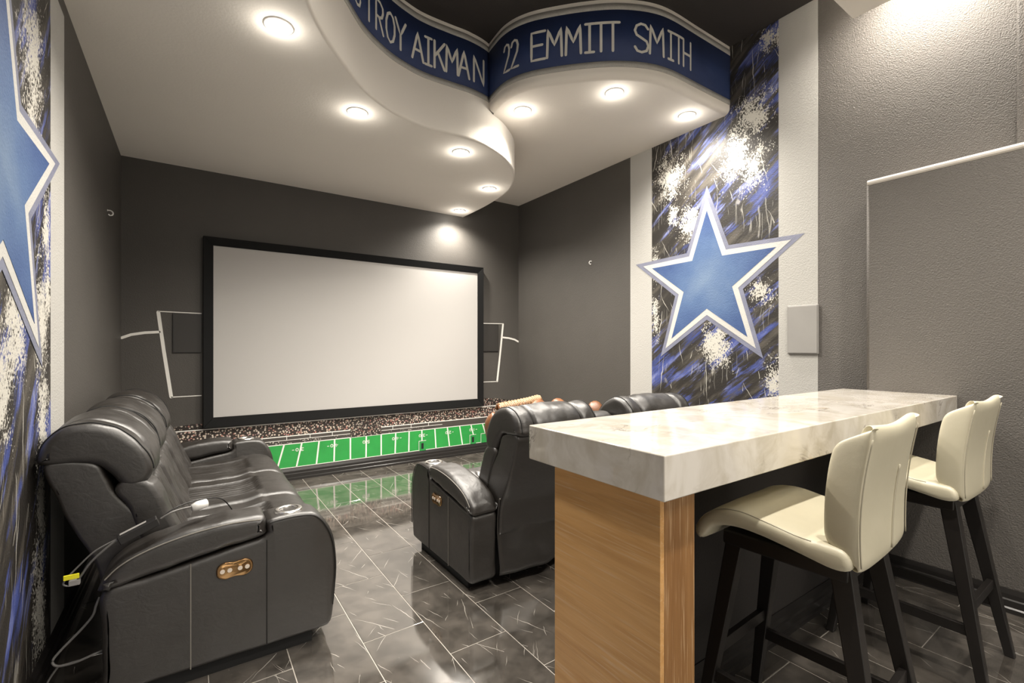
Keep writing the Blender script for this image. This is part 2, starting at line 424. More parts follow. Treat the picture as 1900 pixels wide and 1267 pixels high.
M['star_core'] = star_core()
M['star_edge'] = simple('lavender_grey_paint', (.19, .20, .27), .55, var=.35, bump=(110, .45, .004))
M['star_white'] = simple('white_star_paint', (.54, .53, .50), .55, var=.05, bump=(110, .45, .004))

def crowd(name, dark=1.0):
    t = NT(name); p = t.wpos(); q = t.map(p, sc=(1, .01, 1))
    v = t.n('ShaderNodeTexVoronoi'); t.inp(v, 'Vector', q); v.inputs['Scale'].default_value = 52
    d = t.math('SUBTRACT', 1.0, t.step(v.outputs['Distance'], .34, .47))
    sc = t.n('ShaderNodeSeparateColor'); t.inp(sc, 0, v.outputs['Color'])
    dot = t.ramp(sc.outputs[0], [(0.0, (.72, .65, .56)), (.6, (.62, .50, .40)), (.80, (.50, .20, .16)), (1.0, (.35, .30, .30))])
    gate = t.step(sc.outputs[1], .15, .2)
    c = t.mix(t.math('MULTIPLY', t.math('MULTIPLY', d, gate), dark), (.035*dark, .026*dark, .021*dark), dot)
    t.set(color=c, rough=.6); return t.m
M['crowd'] = crowd('painted_crowd'); M['crowd_dark'] = crowd('painted_crowd_dark', .62)
def specks():
    t = NT('painted_sideline_crowd'); p = t.wpos(); q = t.map(p, sc=(1, .01, 1))
    v = t.vor(q, 60); n = t.noise(t.map(p, sc=(1, .01, 1)), 7, 3)
    c = t.mix(t.math('MULTIPLY', t.math('SUBTRACT', 1.0, t.step(v, .26, .36)), t.step(n, .45, .55)), (.050, .044, .038), (.6, .55, .48))
    t.set(color=c, rough=.6); return t.m
M['specks'] = specks()
M['field'] = simple('green_field_paint', (.022, .30, .055), .55, var=.22, bump=(90, .3, .003))
M['field_dark'] = simple('green_outlet_paint', (.025, .27, .06), .45, var=.1)
M['band_grey'] = simple('dark_stand_paint', (.062, .054, .047), .6, var=.15)

def lamp_mat():
    t = NT('glowing_lamp_lens'); t.set(color=(1, 1, 1), emit=(1.0, .95, .86), es=16.0); return t.m
M['lamp'] = lamp_mat()

M['glass'] = simple('added_pane_glass', (.7, .72, .74), .05)

# ------------------------------------------------------------------ room shell
XL, XR, YB, YF, ZC = -.485, 3.56, 5.02, -2.6, 3.72
XK = 3.33      # face of the thicker lower wall at the bar
fl = struct(bx('floor', (XL-.1, YF-.1, -.08), (XR+.1, YB+.1, -.0015), M['grout']))
# tiles: one mesh shared by all full tiles
TW, TL, G = .2843, .562, .0032
def tile_mesh(wd, ln):
    bm = bmesh.new(); box(bm, (-wd/2, -ln/2, -.008), (wd/2, ln/2, 0))
    top = [e for e in bm.edges if all(abs(v.co.z) < 1e-6 for v in e.verts)]
    bmesh.ops.bevel(bm, geom=top, offset=.0012, segments=1, affect='EDGES')
    me = bpy.data.meshes.new('tile'); bm.to_mesh(me); bm.free(); me.materials.append(M['tile']); return me
cache = {}
ci = math.floor((XL-.907)/TW)
while .907 + ci*TW < XR:
    x0, x1 = max(.907+ci*TW, XL), min(.907+(ci+1)*TW, XR)
    yo = 1.78 + (0 if ci % 2 == 0 else TL/2)
    k = math.floor((-.25-yo)/TL)
    while yo + k*TL < YB:
        y0, y1 = yo+k*TL, min(yo+(k+1)*TL, YB)
        key = (round(x1-x0, 3), round(y1-y0, 3))
        if key[0] > .02 and key[1] > .02:
            if key not in cache: cache[key] = tile_mesh(key[0]-G, key[1]-G)
            o = bpy.data.objects.new('tile', cache[key]); COL.objects.link(o); o.parent = fl; o.location = ((x0+x1)/2, (y0+y1)/2, 0)
        k += 1
    ci += 1

wl = struct(bx('wall_left', (XL-.12, YF, 0), (XL, YB, ZC), M['charcoal']))
wb = struct(bx('wall_back', (XL-.12, YB, 0), (XR+.12, YB+.12, ZC), M['charcoal']))
wr = struct(bx('wall_right', (XR, YF, 0), (XR+.12, YB, ZC), M['charcoal']))
wf = struct(bx('wall_front', (XL-.12, YF-.12, 0), (XR+.12, YF, ZC), M['rear_wall']))
wi = bx('added_window_1', (-.35, YF, .15), (3.30, YF+.02, 2.95), M['trim_white'], None, bevel=.004); struct(wi)  # unseen glazing added to go with the rear fill light
bx('added_window_pane', (-.28, YF+.0205, .22), (3.23, YF+.026, 2.88), M['glass'], wi)
E3 = .003
bx('mural_panel', (XR-E3, 1.707, .11), (XR, 2.852, ZC-.002), M['mural_right'], wr, label='black, blue and white splatter-painted panel of the right wall')
bx('painted_stripe', (XR-E3, 2.852, .11), (XR, 3.112, ZC-.002), M['stripe'], wr, label='light grey painted stripe beside the splatter panel')
bx('painted_stripe', (XR-.004, 1.446, .11), (XR, 1.707, ZC-.002), M['stripe'], wr, label='light grey painted stripe beside the splatter panel')
bx('grey_panel', (XR-.002, YF, 0), (XR, 1.446, ZC-.002), M['grey_wall'], wr, label='mid-grey roughcast paint near the bar')
bx('mural_panel', (XL, 1.40, .11), (XL+E3, 2.67, ZC-.9), M['mural_left'], wl, label='black, blue and white splatter-painted panel of the left wall')
bx('painted_stripe', (XL, 2.67, .11), (XL+E3, 2.92, ZC-.9), M['stripe'], wl, label='light grey painted stripe beside the splatter panel')
bx('painted_stripe', (XL, 1.15, .11), (XL+E3, 1.40, ZC-.9), M['stripe'], wl, label='light grey painted stripe beside the splatter panel')

# thicker lower wall at the bar; rounded ledge coloured pale as if lit
wk = struct(bx('wall_bar', (XK, YF, 0), (XR-.004, 1.09, 2.275), M['grey_wall'], bevel=.008))
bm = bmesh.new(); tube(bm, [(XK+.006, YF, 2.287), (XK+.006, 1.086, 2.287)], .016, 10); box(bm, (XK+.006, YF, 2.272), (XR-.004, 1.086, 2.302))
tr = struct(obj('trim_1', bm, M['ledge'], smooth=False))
bm = bmesh.new(); tube(bm, [(XK+.006, 1.083, 1.06), (XK+.006, 1.083, 2.285)], .0085, 8)
struct(obj('trim_2', bm, M['grey_wall'], smooth=True))
struct(bx('wall_pilaster', (XR-.06, YF, 2.305), (XR-.004, .50, ZC-.002), M['grey_wall'], bevel=.01))
# knee wall under the counter, its shade put into the dark colour
struct(bx('wall_knee', (1.085, 1.05, 0), (XK-.001, 1.15, .938), M['dark_ceiling_knee']))

def baseboard(name, p0, p1, nrm):
    """stepped black skirting between two floor points, sticking out along nrm"""
    prof = [(0, 0), (.028, 0), (.028, .022), (.020, .028), (.020, .060), (.014, .066), (.014, .088), (.009, .100), (.004, .112), (0, .112)]
    bm = bmesh.new(); rings = []
    for p in (p0, p1):
        rings.append([bm.verts.new((p[0]+nrm[0]*d, p[1]+nrm[1]*d, z)) for d, z in prof])
    n = len(prof)
    for k in range(n): bm.faces.new((rings[0][k], rings[0][(k+1) % n], rings[1][(k+1) % n], rings[1][k]))
    bm.faces.new(rings[0]); bm.faces.new(rings[1][::-1])
    return struct(obj(name, bm, M['trim_black']))
baseboard('baseboard_back', (XL, YB), (XR, YB), (0, -1))
baseboard('baseboard_left', (XL, YF), (XL, YB-.03), (1, 0))
baseboard('baseboard_right', (XR, 1.16), (XR, YB-.03), (-1, 0))
baseboard('baseboard_bar', (XK, YF), (XK, 1.02), (-1, 0))
baseboard('baseboard_knee', (1.09, 1.05), (XK-.03, 1.05), (0, -1))

# ------------------------------------------------------------------ ceiling with its soffits
ce = struct(bx('ceiling', (XL-.12, YF-.12, ZC), (XR+.12, YB+.12, ZC+.1), M['dark_ceiling_knee']))
LOWP = [(2.745,5.02),(2.735,4.45),(2.66,3.93),(2.46,3.53),(2.20,3.28),(1.945,3.15),(1.76,3.115),(1.61,3.12),(1.40,3.125),(1.26,3.10),(1.08,3.03),(.879,2.887),(.723,2.707),(.587,2.537),(.472,2.353),(.37,2.12),(.22,1.90),(.0,1.76),(-.25,1.69),(XL,1.67)]
MIDP = [(1.945,3.15),(1.93,2.90),(1.995,2.70),(2.15,2.50),(2.33,2.32),(2.48,2.21),(2.65,2.13),(2.83,2.095),(3.14,2.09),(XR,2.085)]
LOWC = catmull(LOWP, 10); MIDC = catmull(MIDP, 10)
ZLOW, ZMID = 2.9, 3.18
def bullnose_soffit(name, curve, closing, z0, r, label):
    """vertical fascia along the curve, rounded lower edge, flat underside"""
    n = len(curve); bm = bmesh.new(); rings = []
    def off(i, d):
        a = curve[max(i-1, 0)]; b = curve[min(i+1, n-1)]; dx, dy = b[0]-a[0], b[1]-a[1]; l = math.hypot(dx, dy)
        return (curve[i][0]-side*dy/l*d, curve[i][1]+side*dx/l*d)
    # inward side: towards the closing points
    cx = sum(p[0] for p in closing)/len(closing); cy = sum(p[1] for p in closing)/len(closing)
    m = n//2; a, b = curve[m-1], curve[m+1]
    side = 1 if (-(b[1]-a[1])*(cx-curve[m][0]) + (b[0]-a[0])*(cy-curve[m][1])) > 0 else -1
    steps = [(0.0, ZC-.001-z0), (0.0, r)] + [(r*(1-math.cos(k*math.pi/10)), r*(1-math.sin(k*math.pi/10))) for k in range(1, 6)]
    for d, z in steps: rings.append([bm.verts.new((*off(i, d), z0+z)) for i in range(n)])
    for A, B in zip(rings, rings[1:]):
        for i in range(n-1):
            f = bm.faces.new((A[i], A[i+1], B[i+1], B[i])); f.smooth = True
    und = list(rings[-1]) + [bm.verts.new((x, y, z0)) for x, y in closing]
    f = bm.faces.new(und)
    bmesh.ops.triangulate(bm, faces=[f])
    return obj(name, bm, M['soffit'], ce, label=label)
bullnose_soffit('low_soffit', LOWC, [(XL, YB-.001), (2.0, YB-.001)], ZLOW, .02, 'lower ceiling drop with an S-curved edge over the screen')
bullnose_soffit('corner_soffit', MIDC, [(XR, YB-.001), (2.3, YB-.001), (2.2, 3.8)], ZMID, .045, 'higher ceiling drop with a bowed edge in the right corner')
bx('bar_soffit', (.1, YF, 3.2), (3.15, 1.10, ZC-.001), M['soffit'], ce, label='boxed ceiling drop over the bar', bevel=.01)

# ------------------------------------------------------------------ fascia banners
def arclen(C):
    s = [0.0]
    for a, b in zip(C, C[1:]): s.append(s[-1]+math.dist(a, b))
    return s
def on_curve(C, S_, t):
    t = min(max(t, 0), S_[-1]-1e-6)
    lo = 0
    while S_[lo+1] < t: lo += 1
    q = (t-S_[lo])/(S_[lo+1]-S_[lo]); a, b = C[lo], C[lo+1]
    l = math.dist(a, b); return (a[0]+(b[0]-a[0])*q, a[1]+(b[1]-a[1])*q), ((b[0]-a[0])/l, (b[1]-a[1])/l)
LEFTC = LOWC[50:]            # from the inner corner to the left wall
LS, MS = arclen(LEFTC), arclen(MIDC)
def strip(name, C, S_, s0, s1, z0, z1, off, mat, parent, sgn, label=None):
    bm = bmesh.new(); n = max(8, int((s1-s0)/.03)); rings = []
    for i in range(n+1):
        (x, y), (tx, ty) = on_curve(C, S_, s0+(s1-s0)*i/n)
        nx, ny = (-ty*sgn, tx*sgn)
        rings.append([bm.verts.new((x+nx*d, y+ny*d, z)) for d, z in ((-.001, z0), (off, z0), (off, z1), (-.001, z1))])
    for A, B in zip(rings, rings[1:]):
        for k in range(4):
            f = bm.faces.new((A[k], A[(k+1) % 4], B[(k+1) % 4], B[k])); f.smooth = (k == 1)
    bm.faces.new(rings[0]); bm.faces.new(rings[-1][::-1])
    return obj(name, bm, mat, parent, label=label)

FONT = {
 'T': [[(0,1),(1,1)],[(.5,1),(.5,0)]], 'I': [[(.15,1),(.85,1)],[(.5,1),(.5,0)],[(.15,0),(.85,0)]],
 'R': [[(0,0),(0,1),(.55,1),(.9,.88),(.95,.72),(.8,.55),(.5,.48),(0,.48)],[(.4,.48),(1,0)]],
 'O': [[(.5,1),(.8,.9),(.97,.65),(.97,.35),(.8,.1),(.5,0),(.2,.1),(.03,.35),(.03,.65),(.2,.9),(.5,1)]],
 'Y': [[(0,1),(.5,.5),(1,1)],[(.5,.5),(.5,0)]], 'A': [[(0,0),(.5,1),(1,0)],[(.2,.36),(.8,.36)]],
 'K': [[(0,1),(0,0)],[(1,1),(.05,.45)],[(.3,.62),(1,0)]], 'M': [[(0,0),(.06,1),(.5,.42),(.94,1),(1,0)]],
 'N': [[(0,0),(0,1),(1,0),(1,1)]], 'E': [[(1,1),(0,1),(0,0),(1,0)],[(0,.52),(.8,.52)]],
 'S': [[(.95,.84),(.75,.97),(.45,1),(.15,.92),(.03,.75),(.15,.6),(.5,.5),(.85,.40),(.97,.24),(.85,.07),(.5,0),(.2,.04),(.03,.18)]],
 'H': [[(0,0),(0,1)],[(1,0),(1,1)],[(0,.5),(1,.5)]],
 '2': [[(.05,.8),(.2,.95),(.5,1),(.8,.95),(.95,.78),(.85,.55),(.4,.25),(0,0),(1,0)]],
 '8': [[(.5,.53),(.2,.62),(.08,.78),(.2,.94),(.5,1),(.8,.94),(.92,.78),(.8,.62),(.5,.53),(.15,.42),(.02,.24),(.15,.06),(.5,0),(.85,.06),(.98,.24),(.85,.42),(.5,.53)]],
 '0': [[(.5,1),(.85,.85),(.97,.5),(.85,.15),(.5,0),(.15,.15),(.03,.5),(.15,.85),(.5,1)]],
 '1': [[(.3,.8),(.5,1),(.5,0)]], '3': [[(.05,.85),(.4,1),(.85,.9),(.85,.62),(.4,.52),(.9,.4),(.92,.12),(.4,0),(.03,.15)]],
 '4': [[(.75,0),(.75,1),(0,.3),(1,.3)]], '5': [[(.9,1),(.15,1),(.1,.55),(.6,.6),(.95,.4),(.9,.12),(.45,0),(.05,.12)]]}
def stroke2d(bm, pts, hw, place, rnd=True):
    """flat ribbon of half-width hw along a 2-D polyline; place((u,v), depth) gives the 3-D point"""
    P = [pts[0]]
    for a, b in zip(pts, pts[1:]):
        m = max(1, int(math.dist(a, b)/.03))
        for k in range(1, m+1): P.append((a[0]+(b[0]-a[0])*k/m, a[1]+(b[1]-a[1])*k/m))
    n = len(P); rows = []
    d0 = (P[1][0]-P[0][0], P[1][1]-P[0][1]); l = math.hypot(*d0); ext0 = (P[0][0]-d0[0]/l*hw*.8, P[0][1]-d0[1]/l*hw*.8)
    d1 = (P[-1][0]-P[-2][0], P[-1][1]-P[-2][1]); l = math.hypot(*d1); ext1 = (P[-1][0]+d1[0]/l*hw*.8, P[-1][1]+d1[1]/l*hw*.8)
    Q = [ext0] + P + [ext1]
    for i, p in enumerate(Q):
        a = Q[max(i-1, 0)]; b = Q[min(i+1, len(Q)-1)]; dx, dy = b[0]-a[0], b[1]-a[1]; l = math.hypot(dx, dy) or 1
        h = hw*(.55 if i in (0, len(Q)-1) else 1)
        rows.append([bm.verts.new(place((p[0]-dy/l*h, p[1]+dx/l*h), .0)), bm.verts.new(place((p[0]+dy/l*h, p[1]-dx/l*h), .0))])
    for A, B in zip(rows, rows[1:]): bm.faces.new((A[0], A[1], B[1], B[0]))

def letter(ch, C, S_, sc, wd, z0, z1, sgn, reading, parent, hw=.0092, off=.0062):
    bm = bmesh.new()
    def place(p, d):
        (x, y), (tx, ty) = on_curve(C, S_, sc + reading*p[0]); nx, ny = -ty*sgn, tx*sgn
        return (x+nx*off, y+ny*off, p[1])
    for k, pl in enumerate(FONT[ch]):
        off_k = k*.0005
        pts = [((u-.5)*wd, z0+(z1-z0)*v) for u, v in pl]
        def pk(p, d, o=off_k):
            q = place(p, d); return q
        stroke2d(bm, pts, hw, pk)
    return obj('letter', bm, M['lettering'], parent)

def banner(C, S_, s1, sgn, label):
    o = empty('name_banner', (0, 0, 0), label, 'banner', 'painted name bands on the curved ceiling fascia')
    strip('blue_band', C, S_, 0, s1, 3.29, 3.645, .004, M['navy'], o, sgn)
    strip('silver_border', C, S_, 0, s1, 3.250, 3.29, .0045, M['silver'], o, sgn)
    strip('silver_border', C, S_, 0, s1, 3.645, 3.690, .0045, M['silver'], o, sgn)
    return o
b1 = banner(LEFTC, LS, LS[-1], 1, 'navy curved name band sweeping left from the inner corner, silver borders, cream lettering')
b2 = banner(MIDC, MS, MS[-1], -1, 'navy bowed name band right of the inner corner, number 22 and cream lettering')
# side test so that the paint lies on the room side of each fascia
def room_side(C, S_, sgn, s):
    (x, y), (tx, ty) = on_curve(C, S_, s); return (-ty*sgn, tx*sgn)
for ch, s, wd in (('8',1.236,.09),('T',1.091,.10),('R',.977,.075),('O',.870,.085),('Y',.776,.09),('A',.626,.095),('I',.538,.075),('K',.449,.08),('M',.349,.095),('A',.251,.09),('N',.116,.095)):
    letter(ch, LEFTC, LS, s, wd, 3.352, 3.548, 1, -1, b1)
for ch, s, wd in (('2',.278,.062),('2',.356,.066),('E',.545,.10),('M',.662,.105),('M',.795,.105),('I',.907,.085),('T',.985,.085),('T',1.066,.09),('S',1.269,.105),('M',1.388,.115),('I',1.515,.075),('T',1.598,.095),('H',1.695,.085)):
    letter(ch, MIDC, MS, s, wd, 3.358, 3.555, -1, 1, b2)

# ------------------------------------------------------------------ recessed lights
def downlight(loc, label, power=SPOT_W, group='recessed ceiling lights', ang=150):
    o = empty('recessed_light', loc, label, 'light', group)
    bm = bmesh.new(); lathe(bm, [(.046, .0), (.050, -.006), (.062, -.007), (.068, -.004), (.070, .0)], n=28)
    obj('trim_ring', bm, M['trim_white'], o, smooth=True)
    bm = bmesh.new(); lathe(bm, [(.0, -.0135), (.014, -.013), (.028, -.010), (.040, -.005), (.046, -.001)], n=24)
    obj('lens', bm, M['lamp'], o, smooth=True)
    l = bpy.data.lights.new('downlight', 'SPOT'); l.energy = power; l.color = WARM; l.spot_size = math.radians(ang); l.spot_blend = .9; l.shadow_soft_size = .045
    lo = bpy.data.objects.new('downlight', l); COL.objects.link(lo); lo.location = (loc[0], loc[1], loc[2]-.03)
    h = bpy.data.lights.new('lens_glow', 'POINT'); h.energy = 1.0; h.color = WARM; h.shadow_soft_size = .03
    ho = bpy.data.objects.new('lens_glow', h); COL.objects.link(ho); ho.location = (loc[0], loc[1], loc[2]-.055)
    return o
for (x, y), lb in (((.355,2.559),'recessed light of the low ceiling drop, nearest the left wall'), ((.924,3.191),'second recessed light from the left, above the middle of the screen'),
                   ((1.807,3.362),'recessed light just inside the S-curve, below the name band'), ((2.458,3.971),'recessed light at the rounded tip of the low ceiling drop'),
                   ((2.569,4.806),'recessed light beside the screen wall, above the right edge of the screen')):
    downlight((x, y, ZLOW), lb)
for (x, y), lb in (((2.156,2.982),'recessed light of the corner ceiling drop, beside the inner corner of the bands'), ((2.561,2.392),'recessed light of the corner ceiling drop, middle of its three'),
                   ((3.294,2.292),'recessed light of the corner ceiling drop, beside the star wall')):
    downlight((x, y, ZMID), lb)
downlight((3.30, .86, ZC), 'recessed light in the dark ceiling washing the grey bar wall', SPOT_W*1.2)
for x, y, lb in ((1.15, .12, 'above the nearer bar stool'), (2.35, .12, 'above the farther bar stool'), (1.15, -1.3, 'added rear fill, towards the left'), (2.35, -1.3, 'added rear fill, towards the right')):  # the two rear ones are fill, added out of view
    downlight((x, y, 3.2), 'recessed light in the boxed drop over the bar, ' + lb, SPOT_W*(1.0 if y > 0 else .15))
for x, y, lb in ((1.35, 1.45, 'between the name bands and the bar'), (-.1, .3, 'above the viewpoint'), (-.1, -1.3, 'at the rear left corner')):  # fill lamps added out of view to brighten fascia, bar and room
    downlight((x, y, ZC), 'added unseen fill light in the dark high ceiling ' + lb, SPOT_W*(.9 if y > 1 else .2))
def fill_panel(x, y, z, sx, sy, label, power):
    o = empty('added_fill_panel', (x, y, z), label, 'light', 'added fill lights at the rear of the room')
    bx('panel_frame', (-sx/2-.02, -sy/2-.02, -.012), (sx/2+.02, sy/2+.02, 0), M['trim_white'], o)
    l = bpy.data.lights.new('panel', 'AREA'); l.shape = 'RECTANGLE'; l.size = sx; l.size_y = sy; l.energy = power; l.color = WARM
    lo = bpy.data.objects.new('panel', l); COL.objects.link(lo); lo.location = (x, y, z-.02)
fill_panel(1.0, -1.0, 3.2, 1.6, .9, 'added unseen fill panel behind the viewpoint', REAR_W)  # fill panel added out of view

# ------------------------------------------------------------------ projector screen
sc_ = empty('projector_screen', (0, YB, 0), 'large white projector screen in a black frame on the dark end wall', 'screen')
def q_screen(a, b, y0, y1, nm, mat): return bx(nm, (a[0], y0, a[1]), (b[0], y1, b[1]), mat, sc_, bevel=.004)
sx0, sx1, sz0, sz1 = .083, 2.99, .585, 2.302; fb = .077
YS = -.055
def mitred(name, pts):
    """frame bar: inner edge lies lower than the outer (bevelled moulding)"""
    (o0, o1, i1, i0) = pts; bm = bmesh.new()
    f = [bm.verts.new((p[0], y, p[1])) for p, y in ((o0, YS), (o1, YS), (i1, YS+.014), (i0, YS+.014))]
    b = [bm.verts.new((p[0], -.002, p[1])) for p in (o0, o1, i1, i0)]
    bm.faces.new(f); bm.faces.new(b[::-1])
    for k in range(4): bm.faces.new((f[k], f[(k+1) % 4], b[(k+1) % 4], b[k]))
    return obj(name, bm, M['frame_black'], sc_, bevel=.003)
O = [(sx0, sz0), (sx1, sz0), (sx1, sz1), (sx0, sz1)]; I = [(sx0+fb, sz0+.09), (sx1-fb, sz0+.09), (sx1-fb, sz1-.075), (sx0+fb, sz1-.075)]
for k in range(4): mitred('frame_bar', (O[k], O[(k+1) % 4], I[(k+1) % 4], I[k]))
bx('screen_fabric', (sx0+.03, YS+.022, sz0+.03), (sx1-.03, -.004, sz1-.03), M['screen'], sc_)

# ------------------------------------------------------------------ painted stadium on the end wall
mu = empty('stadium_mural', (0, YB, 0), 'painted stadium mural below the screen, green field with yard lines and crowd', 'mural')
def flat(name, quad, dep, mat, parent=mu, label=None):
    bm = bmesh.new(); f = [bm.verts.new((x, -dep, z)) for x, z in quad]; b = [bm.verts.new((x, -.0002, z)) for x, z in quad]; n = len(quad)
    bm.faces.new(f); bm.faces.new(b[::-1])
    for k in range(n): bm.faces.new((f[k], f[(k+1) % n], b[(k+1) % n], b[k]))
    return obj(name, bm, mat, parent, label=label)
R_ = lambda x0, z0, x1, z1: [(x0, z0), (x1, z0), (x1, z1), (x0, z1)]
xl, xr = XL+.02, XR-.02
flat('green_field', [(.30, .122), (3.30, .122), (3.13, .357), (.50, .357)], .0015, M['field'])
flat('crowd_band', R_(xl, .436, xr, .562), .0012, M['crowd'])
flat('stand_wall', R_(xl, .357, xr, .436), .0011, M['band_grey'])
flat('sideline_crowd', R_(.55, .362, 2.35, .392), .0018, M['specks'])
flat('upper_crowd', [(xl, .575), (.09, .575), (.09, .62), (.0, .625), (-.2, .60), (xl, .58)], .0011, M['crowd_dark'])
flat('upper_crowd', [(2.985, .575), (xr, .575), (3.45, .62), (3.2, .66), (2.985, .675)], .0011, M['crowd_dark'])
flat('access_panel', R_(1.38, .357, 1.712, .56), .004, M['crowd_dark'], label='darker rectangular patch in the crowd')
flat('rail_line', R_(xl, .563, xr, .572), .003, M['white_line'])
flat('rail_line', R_(xl, .430, xr, .439), .003, M['white_line'])
flat('rail_line', R_(.45, .394, 2.45, .399), .003, M['white_line'])
for k in range(9): flat('rail_post', R_(.55+k*.215, .399, .555+k*.215, .430), .0028, M['white_line'])
flat('field_border', R_(.48, .352, 3.14, .360), .003, M['white_line'])
flat('field_border', R_(.31, .120, 3.29, .126), .003, M['white_line'])
for a, b in ((.744,.682),(.905,.856),(1.068,1.042),(1.22,1.214),(1.38,1.38),(1.548,1.545),(1.711,1.711),(1.876,1.869),(2.034,2.030),(2.189,2.192),(2.353,2.367),(2.516,2.544),(2.681,2.72),(2.838,2.902),(3.004,3.083),(.60,.51)):
    h = .0075; flat('yard_line', [(b-h, .124), (b+h, .124), (a+h, .354), (a-h, .354)], .003, M['white_line'])
def yard_number(x, txt, dash):
    zc = .292; w_, h_ = .030, .030
    for ch, cx in ((txt[0], x+.024), (txt[1], x-.024)):       # painted to be read from the far side: upside down
        o = bmesh.new()
        for pl in FONT[ch]: stroke2d(o, [(cx-(u-.5)*w_*.8, zc-(v-.5)*h_) for u, v in pl], .0032, lambda p, d: (p[0], -.0036, p[1]))
        obj('yard_digit', o, M['white_line'], mu)
    if dash:
        o = bmesh.new(); stroke2d(o, [(x+dash*.052, zc), (x+dash*.068, zc)], .003, lambda p, d: (p[0], -.0036, p[1])); obj('yard_mark', o, M['white_line'], mu)
for x, tx, ds in ((.885,'30',-1),(1.216,'40',-1),(1.547,'50',0),(1.873,'40',1),(2.190,'30',1),(2.528,'20',1),(2.855,'10',1)): yard_number(x, tx, ds)
# painted white brackets around the two wall speakers
def bracket(mir, label):
    o = empty('painted_bracket', (0, YB, 0), label, 'mural', 'painted white brackets either side of the screen')
    g = (lambda x: x) if not mir else (lambda x: 3.075-x)
    for nm, pts, hw in (('slanted_line', [(-.238, 1.612), (-.20, 1.28), (-.148, .876)], .013), ('arm_line', [(XL+.003, 1.386), (-.42, 1.414), (-.33, 1.432), (-.232, 1.440)], .011),
                        ('thin_line', [(-.236, 1.617), (.07, 1.612)], .004), ('thin_line', [(-.148, .874), (.07, .876)], .004)):
        bm = bmesh.new(); stroke2d(bm, [(g(x), z) for x, z in pts], hw, lambda p, d: (p[0], -.002, p[1])); obj(nm, bm, M['white_line'], o)
bracket(False, 'white painted bracket lines on the wall left of the screen')
bracket(True, 'white painted bracket lines on the wall right of the screen')
def wall_speaker(name, label, loc, a, b, mat, fm, group):
    o = empty(name, loc, label, 'speaker', group)
    return o
o = empty('wall_speaker', (0, YB, 0), 'dark flush wall speaker left of the projector screen', 'speaker', 'flush wall speakers')
bx('speaker_frame', (-.139, -.012, 1.26), (.072, -.0005, 1.602), M['trim_black'], o, bevel=.003); bx('speaker_grille', (-.131, -.015, 1.268), (.066, -.010, 1.594), M['grille'], o)
o = empty('wall_speaker', (0, YB, 0), 'dark flush wall speaker right of the projector screen', 'speaker', 'flush wall speakers')
bx('speaker_frame', (3.0, -.012, 1.255), (3.235, -.0005, 1.605), M['trim_black'], o, bevel=.003); bx('speaker_grille', (3.006, -.015, 1.263), (3.227, -.010, 1.597), M['grille'], o)
o = empty('wall_speaker', (XR, 0, 0), 'grey flush wall speaker beside the star, on the pale stripe', 'speaker', 'flush wall speakers')
bx('speaker_frame', (-.020, 1.437, 1.259), (-.0045, 1.640, 1.604), M['grey_grille'], o, bevel=.004); bx('speaker_grille', (-.024, 1.444, 1.266), (-.018, 1.633, 1.597), M['grey_grille'], o, bevel=.002)
# outlets on the painted field
def outlet(x, label, bordered=True):
    o = empty('wall_outlet', (x, YB, .175), label, 'outlet', 'outlets painted over on the green field')
    bx('cover_plate', (-.045, -.009, -.058), (.045, -.0031, .058), M['field_dark'], o, bevel=.002)
    if bordered:
        bx('socket', (-.014, -.014, -.034), (.014, -.008, .030), M['under'], o, bevel=.002)
    for a, b in (((-.045, .054), (.045, .059)), ((-.045, -.058), (-.040, .054))):
        bx('painted_edge', (a[0], -.0098, a[1]), (b[0], -.0088, b[1]), M['white_line'], o)
outlet(2.193, 'green painted outlet with a dark socket, left one on the field'); outlet(2.862, 'green painted outlet with a dark socket, right one on the field')
outlet(3.02, 'blank green cover plate at the right end of the painted field', False)

# ------------------------------------------------------------------ painted stars
def star(wall_x, yc, zc, sgn, label):
    o = empty('painted_star', (wall_x, yc, zc), label, 'mural', 'large painted stars')
    def pts(Ro, k=.40): return [((Ro if i % 2 == 0 else Ro*k)*math.sin(i*math.pi/5), (Ro if i % 2 == 0 else Ro*k)*math.cos(i*math.pi/5)) for i in range(10)]
    for nm, Ro, k, dep, mat in (('star_border', .795, .41, .0052, M['star_edge']), ('star_outline', .700, .408, .0064, M['star_white']), ('star_core', .590, .395, .0076, M['star_core'])):
        bm = bmesh.new(); P = pts(Ro, k)
        f = [bm.verts.new((sgn*dep, a, b)) for a, b in P]; c = bm.verts.new((sgn*dep, 0, 0)); bb = [bm.verts.new((sgn*.0042, a, b)) for a, b in P]
        for i in range(10):
            bm.faces.new((c, f[i], f[(i+1) % 10])); bm.faces.new((f[i], bb[i], bb[(i+1) % 10], f[(i+1) % 10]))
        obj(nm, bm, mat, o)
    return o
star(XR, 2.285, 1.865, -1, 'large blue five-pointed star outlined in white, painted on the right wall behind the bar')
star(XL, 2.065, 1.868, 1, 'large blue star outlined in white on the left wall, cut off by the frame')

